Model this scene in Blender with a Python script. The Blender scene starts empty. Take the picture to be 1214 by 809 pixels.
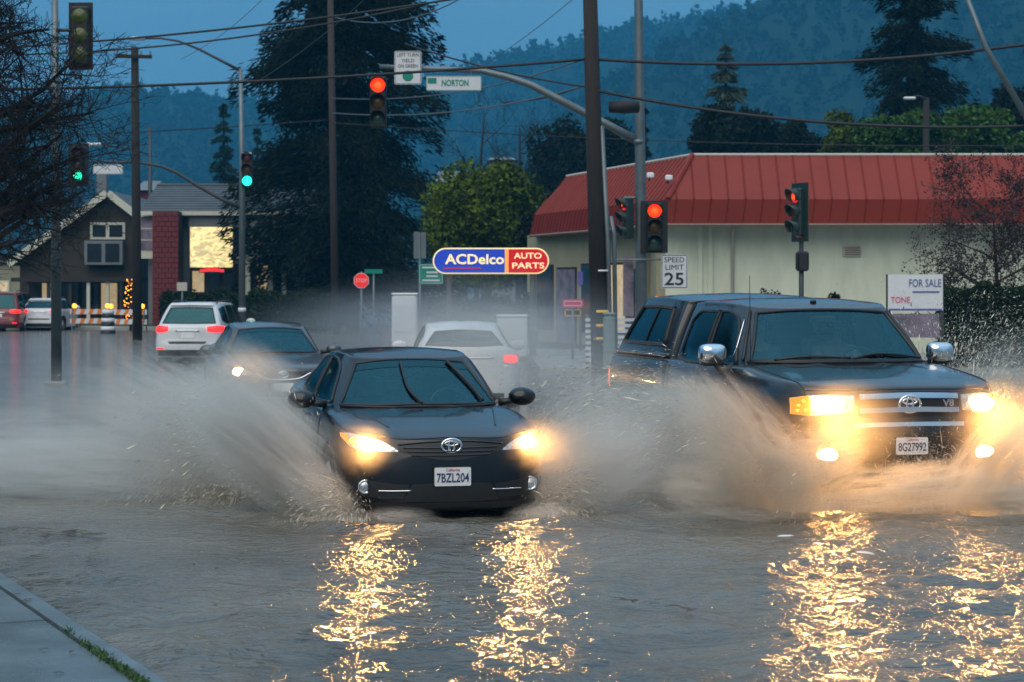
import bpy, bmesh, math, random
import numpy as np
from mathutils import Vector, Matrix, noise
from mathutils.bvhtree import BVHTree

random.seed(7); np.random.seed(7)
S = bpy.context.scene
C = S.collection
R = math.radians
PI = math.pi

# ---------------------------------------------------------------- camera, sky, light
F = 2360.0; HZ = 340.0; CZ = 2.05; CX = 607.0     # photo pixels: focal length, horizon row, centre column; camera height
cam = bpy.data.cameras.new('camera'); cam_o = bpy.data.objects.new('camera', cam); C.objects.link(cam_o)
cam_o.location = (0, 0, CZ); cam_o.rotation_euler = (R(90), 0, 0)
cam.sensor_width = 36; cam.lens = F / 1214 * 36; cam.shift_y = -(404.5 - HZ) / 1214
cam.clip_start = 0.3; cam.clip_end = 6000
cam.dof.use_dof = True; cam.dof.focus_distance = 17.2; cam.dof.aperture_fstop = 4.5
S.camera = cam_o

W = bpy.data.worlds.new('World'); S.world = W; W.use_nodes = True
wn = W.node_tree; wn.nodes.clear()
out = wn.nodes.new('ShaderNodeOutputWorld'); bg = wn.nodes.new('ShaderNodeBackground')
tc = wn.nodes.new('ShaderNodeTexCoord'); sx = wn.nodes.new('ShaderNodeSeparateXYZ'); rp = wn.nodes.new('ShaderNodeValToRGB')
sky = wn.nodes.new('ShaderNodeTexSky'); sky.sky_type = 'NISHITA'; sky.sun_disc = False
sky.sun_elevation = R(38); sky.sun_rotation = R(200)
mixw = wn.nodes.new('ShaderNodeMix'); mixw.data_type = 'RGBA'; mixw.inputs[0].default_value = 0.93
cr = rp.color_ramp
cr.elements[0].position = 0.0; cr.elements[0].color = (0.086, 0.184, 0.280, 1)
cr.elements[1].position = 1.0; cr.elements[1].color = (0.70, 1.00, 1.32, 1)
e = cr.elements.new(0.25); e.color = (0.18, 0.36, 0.53, 1)
skm = wn.nodes.new('ShaderNodeVectorMath'); skm.operation = 'SCALE'; skm.inputs['Scale'].default_value = 0.05
nz = wn.nodes.new('ShaderNodeTexNoise'); nz.inputs['Scale'].default_value = 2.2; nz.inputs['Detail'].default_value = 5
mp = wn.nodes.new('ShaderNodeMapping'); mp.inputs['Scale'].default_value = (1, 1, 3.2)
mr = wn.nodes.new('ShaderNodeMapRange'); mr.inputs['To Min'].default_value = 0.72; mr.inputs['To Max'].default_value = 1.28
mulc = wn.nodes.new('ShaderNodeVectorMath'); mulc.operation = 'SCALE'
L_ = wn.links.new
L_(tc.outputs['Generated'], sx.inputs[0]); L_(sx.outputs['Z'], rp.inputs['Fac'])
L_(sky.outputs['Color'], skm.inputs[0]); L_(skm.outputs[0], mixw.inputs[6]); L_(rp.outputs['Color'], mixw.inputs[7])
L_(tc.outputs['Generated'], mp.inputs['Vector']); L_(mp.outputs[0], nz.inputs['Vector']); L_(nz.outputs['Fac'], mr.inputs['Value'])
L_(mixw.outputs[2], mulc.inputs[0]); L_(mr.outputs[0], mulc.inputs['Scale'])
L_(mulc.outputs[0], bg.inputs['Color']); bg.inputs['Strength'].default_value = 1.0
L_(bg.outputs[0], out.inputs['Surface'])

sun = bpy.data.lights.new('sun', 'SUN'); sun.energy = 2.1; sun.angle = R(70); sun.color = (1.0, 0.86, 0.68)
sun_o = bpy.data.objects.new('sun', sun); C.objects.link(sun_o)
sun_o.rotation_euler = (R(42), 0, R(-20))

S.view_settings.view_transform = 'Standard'; S.view_settings.look = 'None'
S.view_settings.exposure = 0.0; S.view_settings.gamma = 1.0; S.view_settings.use_curve_mapping = False
cy = S.cycles
cy.use_denoising = True
cy.max_bounces = 7; cy.diffuse_bounces = 2; cy.glossy_bounces = 3; cy.transmission_bounces = 4
cy.transparent_max_bounces = 24; cy.volume_bounces = 1
cy.sample_clamp_indirect = 6.0; cy.caustics_reflective = False; cy.caustics_refractive = False
cy.volume_max_steps = 128

# ---------------------------------------------------------------- helpers
def P(px, py, d):
    """photo pixel + distance -> point"""
    return Vector(((px - CX) * d / F, d, CZ + (HZ - py) * d / F))
def PG(px, d, z=0.0):
    return Vector(((px - CX) * d / F, d, z))

class MB:
    def __init__(s): s.v = []; s.f = []
    def add(s, vs, fs):
        b = len(s.v); s.v += [tuple(p) for p in vs]; s.f += [tuple(i + b for i in f) for f in fs]; return s
    def box(s, c, d, rz=0.0, rx=0.0, ry=0.0):
        M = Matrix.Rotation(rz, 3, 'Z') @ Matrix.Rotation(ry, 3, 'Y') @ Matrix.Rotation(rx, 3, 'X'); c = Vector(c)
        vs = [c + M @ Vector((x * d[0] / 2, y * d[1] / 2, z * d[2] / 2)) for x in (-1, 1) for y in (-1, 1) for z in (-1, 1)]
        return s.add(vs, [(0, 1, 3, 2), (4, 6, 7, 5), (0, 4, 5, 1), (2, 3, 7, 6), (0, 2, 6, 4), (1, 5, 7, 3)])
    def bev(s, c, d, b=0.02, rz=0.0):
        """box with chamfered vertical and top edges"""
        hx, hy, hz = d[0] / 2, d[1] / 2, d[2] / 2; M = Matrix.Rotation(rz, 3, 'Z'); c = Vector(c); vs = []
        for (z, k) in ((-hz, b), (-hz + b, 0), (hz - b, 0), (hz, b)):
            X, Y = hx - k, hy - k
            for (x, y) in ((-X + b, -Y), (X - b, -Y), (X, -Y + b), (X, Y - b), (X - b, Y), (-X + b, Y), (-X, Y - b), (-X, -Y + b)):
                vs.append(c + M @ Vector((x, y, z)))
        fs = [tuple(range(7, -1, -1)), tuple(range(24, 32))]
        for k in range(3):
            for i in range(8):
                fs.append((k * 8 + i, k * 8 + (i + 1) % 8, k * 8 + 8 + (i + 1) % 8, k * 8 + 8 + i))
        return s.add(vs, fs)
    def tube(s, pts, r, n=8, cap=True):
        pts = [Vector(p) for p in pts]; m = len(pts); rs = r if isinstance(r, (list, tuple)) else [r] * m
        vs = []; up = None
        for i in range(m):
            t = (pts[min(i + 1, m - 1)] - pts[max(i - 1, 0)]).normalized()
            if up is None:
                up = Vector((0, 0, 1)) if abs(t.z) < 0.9 else Vector((1, 0, 0))
            a = t.cross(up)
            if a.length < 1e-4: a = t.cross(Vector((0, 1, 0.3)))
            a.normalize(); b = a.cross(t).normalized(); up = b
            for k in range(n):
                q = 2 * PI * k / n; vs.append(pts[i] + (a * math.cos(q) + b * math.sin(q)) * rs[i])
        fs = [(i * n + k, i * n + (k + 1) % n, (i + 1) * n + (k + 1) % n, (i + 1) * n + k) for i in range(m - 1) for k in range(n)]
        if cap: fs += [tuple(range(n - 1, -1, -1)), tuple((m - 1) * n + k for k in range(n))]
        return s.add(vs, fs)
    def lathe(s, prof, c=(0, 0, 0), axis='Z', n=24, closed=False):
        """prof: (radius, along)"""
        c = Vector(c); vs = []
        for (r, h) in prof:
            for k in range(n):
                q = 2 * PI * k / n; a, b = r * math.cos(q), r * math.sin(q)
                vs.append(c + (Vector((a, b, h)) if axis == 'Z' else Vector((a, h, b)) if axis == 'Y' else Vector((h, a, b))))
        m = len(prof)
        fs = [(i * n + k, i * n + (k + 1) % n, ((i + 1) % m) * n + (k + 1) % n, ((i + 1) % m) * n + k) for i in range(m if closed else m - 1) for k in range(n)]
        if not closed:
            if prof[0][0] > 1e-5: fs.append(tuple(range(n - 1, -1, -1)))
            if prof[-1][0] > 1e-5: fs.append(tuple((m - 1) * n + k for k in range(n)))
        return s.add(vs, fs)
    def prism(s, poly, d, M=None):
        """poly in local xz, depth d along local y (front face at y=0)"""
        n = len(poly); M = M or Matrix.Identity(4)
        vs = [M @ Vector((x, 0, z)) for x, z in poly] + [M @ Vector((x, d, z)) for x, z in poly]
        fs = [tuple(range(n)), tuple(range(2 * n - 1, n - 1, -1))] + [((i + 1) % n, i, n + i, n + (i + 1) % n) for i in range(n)]
        return s.add(vs, fs)
    def build(s, name, mat, parent=None, smooth=False, loc=None, sharp=None):
        me = bpy.data.meshes.new(name); me.from_pydata(s.v, [], s.f); 
        bm = bmesh.new(); bm.from_mesh(me); bmesh.ops.recalc_face_normals(bm, faces=bm.faces); bm.to_mesh(me); bm.free()
        return link(name, me, mat, parent, smooth, loc, sharp)

def link(name, me, mat, parent=None, smooth=False, loc=None, sharp=None):
    o = bpy.data.objects.new(name, me); C.objects.link(o)
    if mat is not None: me.materials.append(M_[mat] if isinstance(mat, str) else mat)
    if parent is not None: o.parent = parent
    if loc is not None: o.location = loc
    if smooth: me.shade_smooth()
    if sharp is not None:
        me.shade_smooth(); me.set_sharp_from_angle(angle=R(sharp))
    return o
def tag(o, label=None, cat=None, group=None, kind=None):
    if label: o['label'] = label
    if cat: o['category'] = cat
    if group: o['group'] = group
    if kind: o['kind'] = kind
    return o
def empty(name, loc, rz=0.0, label=None, cat=None, group=None):
    o = bpy.data.objects.new(name, None); C.objects.link(o); o.location = loc; o.rotation_euler = (0, 0, rz); o.empty_display_size = 0.2
    return tag(o, label, cat, group)
def copy_tree(o, parent=None):
    c = o.copy(); C.objects.link(c); c.parent = parent
    for ch in list(o.children): copy_tree(ch, c)
    return c

def text(s, name, mat, parent, M, size, width=None, ext=0.002, align='CENTER', bold=0.0, squeeze=1.0):
    cu = bpy.data.curves.new('t', 'FONT'); cu.body = s; cu.size = size; cu.extrude = ext; cu.align_x = align; cu.align_y = 'CENTER'
    cu.offset = bold; cu.resolution_u = 3
    o = bpy.data.objects.new('t', cu); C.objects.link(o)
    bpy.context.view_layer.update()
    me = bpy.data.meshes.new_from_object(o.evaluated_get(bpy.context.evaluated_depsgraph_get()))
    bpy.data.objects.remove(o); bpy.data.curves.remove(cu)
    co = np.empty(len(me.vertices) * 3); me.vertices.foreach_get('co', co); co = co.reshape(-1, 3)
    if len(co):
        w = co[:, 0].max() - co[:, 0].min()
        k = (width / w) if width else squeeze
        co[:, 0] *= k
    q = np.array([tuple(M @ Vector(p)) for p in co]); me.vertices.foreach_set('co', q.ravel()); me.update()
    me.name = name; me.materials.clear()
    return link(name, me, mat, parent)
def face_M(loc, rz=0.0):
    """text / sign plane that faces -Y (towards the camera) turned by rz"""
    return Matrix.Translation(Vector(loc)) @ Matrix.Rotation(rz, 4, 'Z') @ Matrix.Rotation(R(90), 4, 'X')

# ---------------------------------------------------------------- materials
M_ = {}
def mat(name, col, rough=0.6, metal=0.0, var=0.0, scale=6.0, bump=0.0, bscale=40.0, coat=0.0, emit=None, estr=0.0, spec=0.5, island=0.0, stretch=None, var2=None, wet=0.0):
    m = bpy.data.materials.new(name); m.use_nodes = True; t = m.node_tree; n = t.nodes; b = n['Principled BSDF']; k = t.links.new
    b.inputs['Base Color'].default_value = (*col, 1); b.inputs['Roughness'].default_value = rough; b.inputs['Metallic'].default_value = metal
    b.inputs['Specular IOR Level'].default_value = spec
    if coat: b.inputs['Coat Weight'].default_value = coat; b.inputs['Coat Roughness'].default_value = 0.05
    if emit: b.inputs['Emission Color'].default_value = (*emit, 1); b.inputs['Emission Strength'].default_value = estr
    src = None
    if var or bump or wet:
        tcn = n.new('ShaderNodeTexCoord'); v = tcn.outputs['Object']
        if stretch:
            mpn = n.new('ShaderNodeMapping'); mpn.inputs['Scale'].default_value = stretch; k(v, mpn.inputs['Vector']); v = mpn.outputs[0]
    if var:
        no = n.new('ShaderNodeTexNoise'); no.inputs['Scale'].default_value = scale; no.inputs['Detail'].default_value = 6; no.inputs['Roughness'].default_value = 0.62
        k(v, no.inputs['Vector'])
        r = n.new('ShaderNodeValToRGB'); r.color_ramp.elements[0].position = 0.28; r.color_ramp.elements[1].position = 0.72
        c2 = var2 or tuple(min(1, c * (1 + var)) for c in col)
        r.color_ramp.elements[0].color = (*[c * (1 - var) for c in col], 1); r.color_ramp.elements[1].color = (*c2, 1)
        k(no.outputs['Fac'], r.inputs['Fac']); src = r.outputs['Color']
    if island:
        g = n.new('ShaderNodeNewGeometry'); mrn = n.new('ShaderNodeMapRange'); mrn.inputs['To Min'].default_value = 1 - island; mrn.inputs['To Max'].default_value = 1 + island
        k(g.outputs['Random Per Island'], mrn.inputs['Value'])
        sc = n.new('ShaderNodeVectorMath'); sc.operation = 'SCALE'
        if src: k(src, sc.inputs[0])
        else: sc.inputs[0].default_value = col
        k(mrn.outputs[0], sc.inputs['Scale']); src = sc.outputs[0]
    if src: k(src, b.inputs['Base Color'])
    if wet:
        wnz = n.new('ShaderNodeTexNoise'); wnz.inputs['Scale'].default_value = scale * 0.5; wnz.inputs['Detail'].default_value = 5; k(v, wnz.inputs['Vector'])
        wr = n.new('ShaderNodeMapRange'); wr.inputs['From Min'].default_value = 0.35; wr.inputs['From Max'].default_value = 0.65
        wr.inputs['To Min'].default_value = rough; wr.inputs['To Max'].default_value = max(0.03, rough - wet); k(wnz.outputs['Fac'], wr.inputs['Value']); k(wr.outputs[0], b.inputs['Roughness'])
    if bump:
        bn = n.new('ShaderNodeTexNoise'); bn.inputs['Scale'].default_value = bscale; bn.inputs['Detail'].default_value = 5; k(v, bn.inputs['Vector'])
        bp = n.new('ShaderNodeBump'); bp.inputs['Strength'].default_value = bump; bp.inputs['Distance'].default_value = 0.02
        k(bn.outputs['Fac'], bp.inputs['Height']); k(bp.outputs[0], b.inputs['Normal'])
    M_[name] = m
    return m

mat('asphalt', (0.045, 0.045, 0.048), 0.55, var=0.35, scale=3, bump=0.4, bscale=60)
mat('concrete', (0.30, 0.29, 0.27), 0.5, var=0.22, scale=2.2, bump=0.25, bscale=90, wet=0.3)
mat('wet_concrete', (0.115, 0.145, 0.155), 0.38, var=0.42, scale=2.4, bump=0.10, bscale=40, wet=0.16, spec=0.8)
mat('moss', (0.035, 0.085, 0.02), 0.8, island=0.5)
mat('grass', (0.03, 0.055, 0.02), 0.8, var=0.4, scale=0.8, bump=0.5, bscale=20)
mat('terrain', (0.05, 0.055, 0.045), 0.9, var=0.3, scale=0.05)
mat('hill', (0.0075, 0.021, 0.016), 0.95, var=0.3, scale=0.012, spec=0.1)
mat('hill_wood', (0.012, 0.032, 0.023), 0.95, spec=0.05, island=0.22)
mat('paint_black', (0.004, 0.004, 0.006), 0.25, coat=0.5, var=0.25, scale=30, spec=0.3)
mat('paint_truck', (0.014, 0.017, 0.02), 0.25, coat=0.7, var=0.2, scale=30, spec=0.4)
mat('paint_grey', (0.05, 0.05, 0.055), 0.3, coat=0.7)
mat('paint_white', (0.62, 0.63, 0.64), 0.3, coat=0.6, var=0.05, scale=3)
mat('paint_red', (0.20, 0.018, 0.02), 0.3, coat=0.7)
mat('black_plastic', (0.012, 0.012, 0.013), 0.45, var=0.2, scale=20)
mat('rubber', (0.014, 0.014, 0.015), 0.75, var=0.3, scale=10)
mat('chrome', (0.75, 0.77, 0.8), 0.12, 1.0)
mat('alloy', (0.45, 0.46, 0.48), 0.3, 0.9, var=0.1)
mat('reflector', (0.62, 0.63, 0.65), 0.22, 0.75, var=0.3, scale=22, bump=0.5, bscale=35)
mat('interior', (0.085, 0.085, 0.085), 0.8, var=0.3, scale=8)
mat('plate_white', (0.72, 0.73, 0.74), 0.4, var=0.05, scale=20)
mat('plate_blue', (0.02, 0.035, 0.12), 0.5, var=0.1)
mat('plate_red', (0.55, 0.03, 0.04), 0.5, var=0.1)
mat('emblem_black', (0.01, 0.01, 0.012), 0.3, var=0.1)
mat('headlamp', (1, 0.9, 0.7), 0.3, emit=(1.0, 0.46, 0.12), estr=190)
mat('headlamp_far', (1, 0.9, 0.7), 0.3, emit=(1.0, 0.55, 0.20), estr=170)
mat('amber_lamp', (1, 0.4, 0.05), 0.3, emit=(1.0, 0.30, 0.02), estr=5)
mat('amber_lens', (0.75, 0.22, 0.02), 0.25, emit=(1.0, 0.28, 0.02), estr=0.9, var=0.4, scale=60, bump=0.4, bscale=90)
mat('tail_lamp', (0.6, 0.02, 0.02), 0.25, emit=(1.0, 0.010, 0.012), estr=2.6)
mat('tail_lens', (0.35, 0.012, 0.012), 0.2, var=0.2)
mat('tail_glow_orange', (0.7, 0.12, 0.03), 0.25, emit=(1.0, 0.16, 0.02), estr=2.5)
mat('steel', (0.15, 0.18, 0.19), 0.45, 0.5, var=0.18, scale=3)
mat('dark_steel', (0.05, 0.055, 0.06), 0.5, 0.4, var=0.2, scale=3)
mat('pole_wood', (0.020, 0.015, 0.012), 0.85, var=0.4, scale=5, stretch=(6, 6, 0.6), bump=0.6, bscale=20)
mat('pole_wood_pale', (0.045, 0.033, 0.028), 0.85, var=0.35, scale=5, stretch=(6, 6, 0.6), bump=0.6, bscale=20)
mat('wire', (0.012, 0.012, 0.014), 0.6, var=0.1)
mat('wire_pale', (0.09, 0.10, 0.11), 0.5, var=0.1)
mat('signal_black', (0.010, 0.010, 0.011), 0.5, var=0.3, scale=8)
mat('signal_green_housing', (0.010, 0.030, 0.026), 0.5, var=0.3, scale=8)
mat('lens_red_on', (0.9, 0.05, 0.02), 0.3, emit=(1.0, 0.020, 0.003), estr=3.2)
mat('lens_red_core', (0.9, 0.05, 0.02), 0.3, emit=(1.0, 0.030, 0.004), estr=5.0)
mat('lens_green_on', (0.1, 0.9, 0.5), 0.3, emit=(0.01, 1.0, 0.55), estr=2.6)
mat('lens_red_off', (0.10, 0.008, 0.006), 0.25, var=0.2)
mat('lens_amber_off', (0.10, 0.05, 0.008), 0.25, var=0.2)
mat('lens_green_off', (0.03, 0.075, 0.06), 0.25, var=0.2)
mat('lens_olive', (0.055, 0.075, 0.012), 0.25, var=0.4, scale=8)
mat('sign_white', (0.66, 0.68, 0.70), 0.4, var=0.05, scale=8)
mat('sign_black', (0.015, 0.015, 0.016), 0.5, var=0.1)
mat('sign_green', (0.0, 0.22, 0.16), 0.4, var=0.06, scale=8)
mat('sign_red', (0.55, 0.01, 0.01), 0.4, var=0.05, emit=(1, 0.02, 0.01), estr=0.5)  # emission stands in for headlight shine on the stop sign; no lamp inside
mat('sign_blue_text', (0.04, 0.09, 0.32), 0.5, var=0.1)
mat('sign_pink', (0.65, 0.05, 0.12), 0.5, var=0.1)
mat('sign_purple', (0.10, 0.09, 0.35), 0.5, var=0.1)
mat('lit_blue', (0.02, 0.05, 0.4), 0.3, emit=(0.012, 0.045, 0.34), estr=0.75)
mat('lit_red', (0.5, 0.01, 0.02), 0.3, emit=(0.45, 0.006, 0.012), estr=0.75)
mat('lit_cream', (0.9, 0.8, 0.5), 0.3, emit=(0.90, 0.66, 0.28), estr=0.75)
mat('lit_orange', (0.8, 0.3, 0.05), 0.3, emit=(1.0, 0.36, 0.05), estr=0.7)
mat('lit_panel', (0.9, 0.8, 0.5), 0.4, emit=(1.0, 0.72, 0.22), estr=0.9)
mat('neon_red', (0.9, 0.02, 0.02), 0.3, emit=(1.0, 0.015, 0.02), estr=3.0)
mat('string_light', (1.0, 0.5, 0.1), 0.3, emit=(1.0, 0.33, 0.03), estr=5.0)
mat('luminaire', (0.72, 0.74, 0.76), 0.35, var=0.05)
mat('red_metal', (0.225, 0.028, 0.016), 0.5, spec=0.25, var=0.14, scale=0.7)
mat('red_fascia', (0.155, 0.013, 0.005), 0.6, spec=0.2, var=0.15, scale=0.9)
mat('pale_trim', (0.50, 0.46, 0.40), 0.6, var=0.1)
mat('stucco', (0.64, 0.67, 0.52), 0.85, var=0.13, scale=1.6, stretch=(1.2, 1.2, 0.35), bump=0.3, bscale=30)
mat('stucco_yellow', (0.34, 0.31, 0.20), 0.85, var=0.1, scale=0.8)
mat('soffit', (0.20, 0.14, 0.11), 0.8, var=0.15)
mat('brown_wall', (0.036, 0.029, 0.018), 0.8, var=0.25, scale=1.2)
mat('brown_dark', (0.028, 0.022, 0.019), 0.85, var=0.3, scale=1.2)
mat('trim_cream', (0.56, 0.56, 0.46), 0.6, var=0.08)
mat('roof_slate', (0.075, 0.095, 0.11), 0.75, var=0.2, scale=1.1, bump=0.4, bscale=6)
mat('wall_grey', (0.16, 0.18, 0.19), 0.8, var=0.15, scale=0.8)
mat('wall_cream', (0.30, 0.29, 0.20), 0.85, var=0.15, scale=0.6)
mat('brick_red', (0.13, 0.017, 0.018), 0.8, island=0.35)
mat('mortar', (0.05, 0.035, 0.033), 0.9, var=0.2)
mat('window_dark', (0.012, 0.016, 0.02), 0.08, var=0.2, scale=2)
mat('window_lit', (0.5, 0.4, 0.25), 0.4, emit=(1.0, 0.72, 0.38), estr=0.35, var=0.5, scale=3)
mat('poster', (0.16, 0.15, 0.19), 0.6, var=0.7, scale=2.4, var2=(0.30, 0.24, 0.32))
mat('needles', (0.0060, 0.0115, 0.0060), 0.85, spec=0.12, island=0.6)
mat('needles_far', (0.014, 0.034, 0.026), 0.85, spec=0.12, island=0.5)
mat('needles_warm', (0.030, 0.050, 0.026), 0.85, island=0.5)
mat('leaf_yellowgreen', (0.062, 0.092, 0.007), 0.7, spec=0.12, island=0.6, var=0.75, scale=0.7)
mat('leaf_green', (0.038, 0.090, 0.012), 0.7, spec=0.12, island=0.55)
mat('leaf_dark', (0.009, 0.016, 0.009), 0.8, spec=0.12, island=0.6)
mat('leaf_rust', (0.035, 0.022, 0.022), 0.8, island=0.5)
mat('hedge', (0.016, 0.032, 0.014), 0.8, spec=0.12, island=0.6)
mat('bark', (0.012, 0.009, 0.008), 0.9, var=0.4, scale=8, bump=0.6, bscale=25)
mat('bark_red', (0.035, 0.018, 0.018), 0.9, var=0.3, scale=8)
mat('skin', (0.42, 0.25, 0.18), 0.55, var=0.1)
mat('hair', (0.03, 0.02, 0.014), 0.6, var=0.3)
mat('shirt_blue', (0.10, 0.14, 0.22), 0.8, var=0.15)
mat('shirt_grey', (0.30, 0.28, 0.26), 0.8, var=0.15)
mat('debris_brown', (0.06, 0.035, 0.018), 0.7, island=0.4)
mat('debris_green', (0.07, 0.09, 0.015), 0.7, island=0.4)
mat('orange_plastic', (0.75, 0.20, 0.03), 0.5, var=0.08)
mat('yellow_band', (0.75, 0.42, 0.02), 0.4, var=0.1, emit=(1, .5, .02), estr=0.12)
mat('box_green', (0.16, 0.22, 0.20), 0.6, var=0.1)
mat('droplet', (0.50, 0.45, 0.36), 0.4, spec=0.5, island=0.45)

def mottle(name, c1, c2, scale, stretch, strength):
    m = M_[name]; t = m.node_tree; n = t.nodes; k = t.links.new; b = n['Principled BSDF']; tcn = n.new('ShaderNodeTexCoord'); mpn = n.new('ShaderNodeMapping'); mpn.inputs['Scale'].default_value = stretch
    no = n.new('ShaderNodeTexNoise'); no.inputs['Scale'].default_value = scale; no.inputs['Detail'].default_value = 6; no.inputs['Distortion'].default_value = 1.2; r = n.new('ShaderNodeValToRGB')
    r.color_ramp.elements[0].position = .40; r.color_ramp.elements[1].position = .57; r.color_ramp.elements[0].color = (*c1, 1); r.color_ramp.elements[1].color = (*c2, 1)
    k(tcn.outputs['Object'], mpn.inputs['Vector']); k(mpn.outputs[0], no.inputs['Vector']); k(no.outputs['Fac'], r.inputs['Fac']); k(r.outputs[0], b.inputs['Emission Color']); b.inputs['Emission Strength'].default_value = strength
mottle('lit_panel', (0.22, 0.12, 0.01), (1.0, 0.74, 0.24), 2.6, (1, 1, 2.4), 0.85)

def glass(name, tint, gl=0.22, rough=0.04):
    m = bpy.data.materials.new(name); m.use_nodes = True; t = m.node_tree; n = t.nodes; n.clear(); k = t.links.new
    o = n.new('ShaderNodeOutputMaterial'); mx = n.new('ShaderNodeMixShader'); tr = n.new('ShaderNodeBsdfTransparent'); g = n.new('ShaderNodeBsdfGlossy')
    tr.inputs['Color'].default_value = (*tint, 1); g.inputs['Roughness'].default_value = rough; g.inputs['Color'].default_value = (0.32, 0.82, 0.92, 1)
    fr = n.new('ShaderNodeFresnel'); fr.inputs['IOR'].default_value = 1.5
    ma = n.new('ShaderNodeMath'); ma.operation = 'MULTIPLY_ADD'; ma.inputs[1].default_value = 0.85; ma.inputs[2].default_value = gl; ma.use_clamp = True
    no = n.new('ShaderNodeTexNoise'); no.inputs['Scale'].default_value = 55; no.inputs['Detail'].default_value = 3
    tcn = n.new('ShaderNodeTexCoord'); k(tcn.outputs['Object'], no.inputs['Vector'])
    bp = n.new('ShaderNodeBump'); bp.inputs['Strength'].default_value = 0.16; bp.inputs['Distance'].default_value = 0.01
    k(no.outputs['Fac'], bp.inputs['Height']); k(bp.outputs[0], g.inputs['Normal'])
    k(fr.outputs[0], ma.inputs[0]); k(ma.outputs[0], mx.inputs[0]); k(tr.outputs[0], mx.inputs[1]); k(g.outputs[0], mx.inputs[2]); k(mx.outputs[0], o.inputs['Surface'])
    M_[name] = m
glass('windshield', (0.72, 0.88, 0.90), 0.06)
glass('shade_band', (0.10, 0.14, 0.16), 0.05)
glass('side_glass', (0.06, 0.08, 0.09), 0.03)
glass('clear_glass', (0.6, 0.7, 0.72), 0.1)

def water_mat():
    m = bpy.data.materials.new('flood_water'); m.use_nodes = True; t = m.node_tree; n = t.nodes; b = n['Principled BSDF']; k = t.links.new
    b.inputs['Roughness'].default_value = 0.115; b.inputs['IOR'].default_value = 1.45; b.inputs['Specular IOR Level'].default_value = 0.6
    tcn = n.new('ShaderNodeTexCoord')
    def nz(scale, st, detail=4, rough=0.55, dist=0.0):
        mpn = n.new('ShaderNodeMapping'); mpn.inputs['Scale'].default_value = st; k(tcn.outputs['Object'], mpn.inputs['Vector'])
        q = n.new('ShaderNodeTexNoise'); q.inputs['Scale'].default_value = scale; q.inputs['Detail'].default_value = detail; q.inputs['Roughness'].default_value = rough
        q.inputs['Distortion'].default_value = dist; k(mpn.outputs[0], q.inputs['Vector']); return q.outputs['Fac']
    c = nz(0.35, (1, 1.6, 1), 6, 0.65, 0.6)
    r = n.new('ShaderNodeValToRGB'); r.color_ramp.elements[0].position = 0.33; r.color_ramp.elements[1].position = 0.68
    r.color_ramp.elements[0].color = (0.076, 0.070, 0.056, 1); r.color_ramp.elements[1].color = (0.165, 0.150, 0.120, 1)
    k(c, r.inputs['Fac']); k(r.outputs[0], b.inputs['Base Color'])
    def bump(h, strength, dist, nrm=None):
        bp = n.new('ShaderNodeBump'); bp.inputs['Strength'].default_value = strength; bp.inputs['Distance'].default_value = dist
        k(h, bp.inputs['Height'])
        if nrm is not None: k(nrm, bp.inputs['Normal'])
        return bp.outputs[0]
    b1 = bump(nz(1.3, (0.8, 1.2, 1), 3, 0.5, 0.3), 0.4, 0.08)
    b2 = bump(nz(7.0, (0.85, 1.3, 1), 3, 0.5, 0.3), 1.0, 0.046, b1)
    b3 = bump(nz(22.0, (0.9, 1.4, 1), 2, 0.5, 0.2), 1.0, 0.016, b2)
    k(b3, b.inputs['Normal']); M_['flood_water'] = m
water_mat()

def spray_mat(name, dens, col, scale, stretch, lo, hi, aniso=0.2, dist=1.3):
    m = bpy.data.materials.new(name); m.use_nodes = True; t = m.node_tree; n = t.nodes; n.clear(); k = t.links.new
    o = n.new('ShaderNodeOutputMaterial'); v = n.new('ShaderNodeVolumePrincipled'); v.inputs['Color'].default_value = (*col, 1)
    v.inputs['Anisotropy'].default_value = aniso
    tcn = n.new('ShaderNodeTexCoord'); ob = tcn.outputs['Object']
    ln = n.new('ShaderNodeVectorMath'); ln.operation = 'LENGTH'; k(ob, ln.inputs[0])
    fall = n.new('ShaderNodeMapRange'); fall.interpolation_type = 'SMOOTHSTEP'; fall.inputs['From Min'].default_value = 1.0; fall.inputs['From Max'].default_value = 0.15
    k(ln.outputs['Value'], fall.inputs['Value'])
    mpn = n.new('ShaderNodeMapping'); mpn.inputs['Scale'].default_value = stretch; k(ob, mpn.inputs['Vector'])
    q = n.new('ShaderNodeTexNoise'); q.inputs['Scale'].default_value = scale; q.inputs['Detail'].default_value = 6; q.inputs['Roughness'].default_value = 0.66; q.inputs['Distortion'].default_value = dist
    oi = n.new('ShaderNodeObjectInfo'); ad = n.new('ShaderNodeVectorMath'); ad.operation = 'ADD'
    rs = n.new('ShaderNodeMath'); rs.operation = 'MULTIPLY'; rs.inputs[1].default_value = 40; k(oi.outputs['Random'], rs.inputs[0])
    k(mpn.outputs[0], ad.inputs[0]); k(rs.outputs[0], ad.inputs[1]); k(ad.outputs[0], q.inputs['Vector'])
    nr = n.new('ShaderNodeMapRange'); nr.inputs['From Min'].default_value = lo; nr.inputs['From Max'].default_value = hi; k(q.outputs['Fac'], nr.inputs['Value'])
    m1 = n.new('ShaderNodeMath'); m1.operation = 'MULTIPLY'; k(fall.outputs[0], m1.inputs[0]); k(nr.outputs[0], m1.inputs[1])
    m2 = n.new('ShaderNodeMath'); m2.operation = 'MULTIPLY'; m2.inputs[1].default_value = dens; k(m1.outputs[0], m2.inputs[0])
    k(m2.outputs[0], v.inputs['Density']); k(v.outputs[0], o.inputs['Volume'])
    M_[name] = m
    return m

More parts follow.
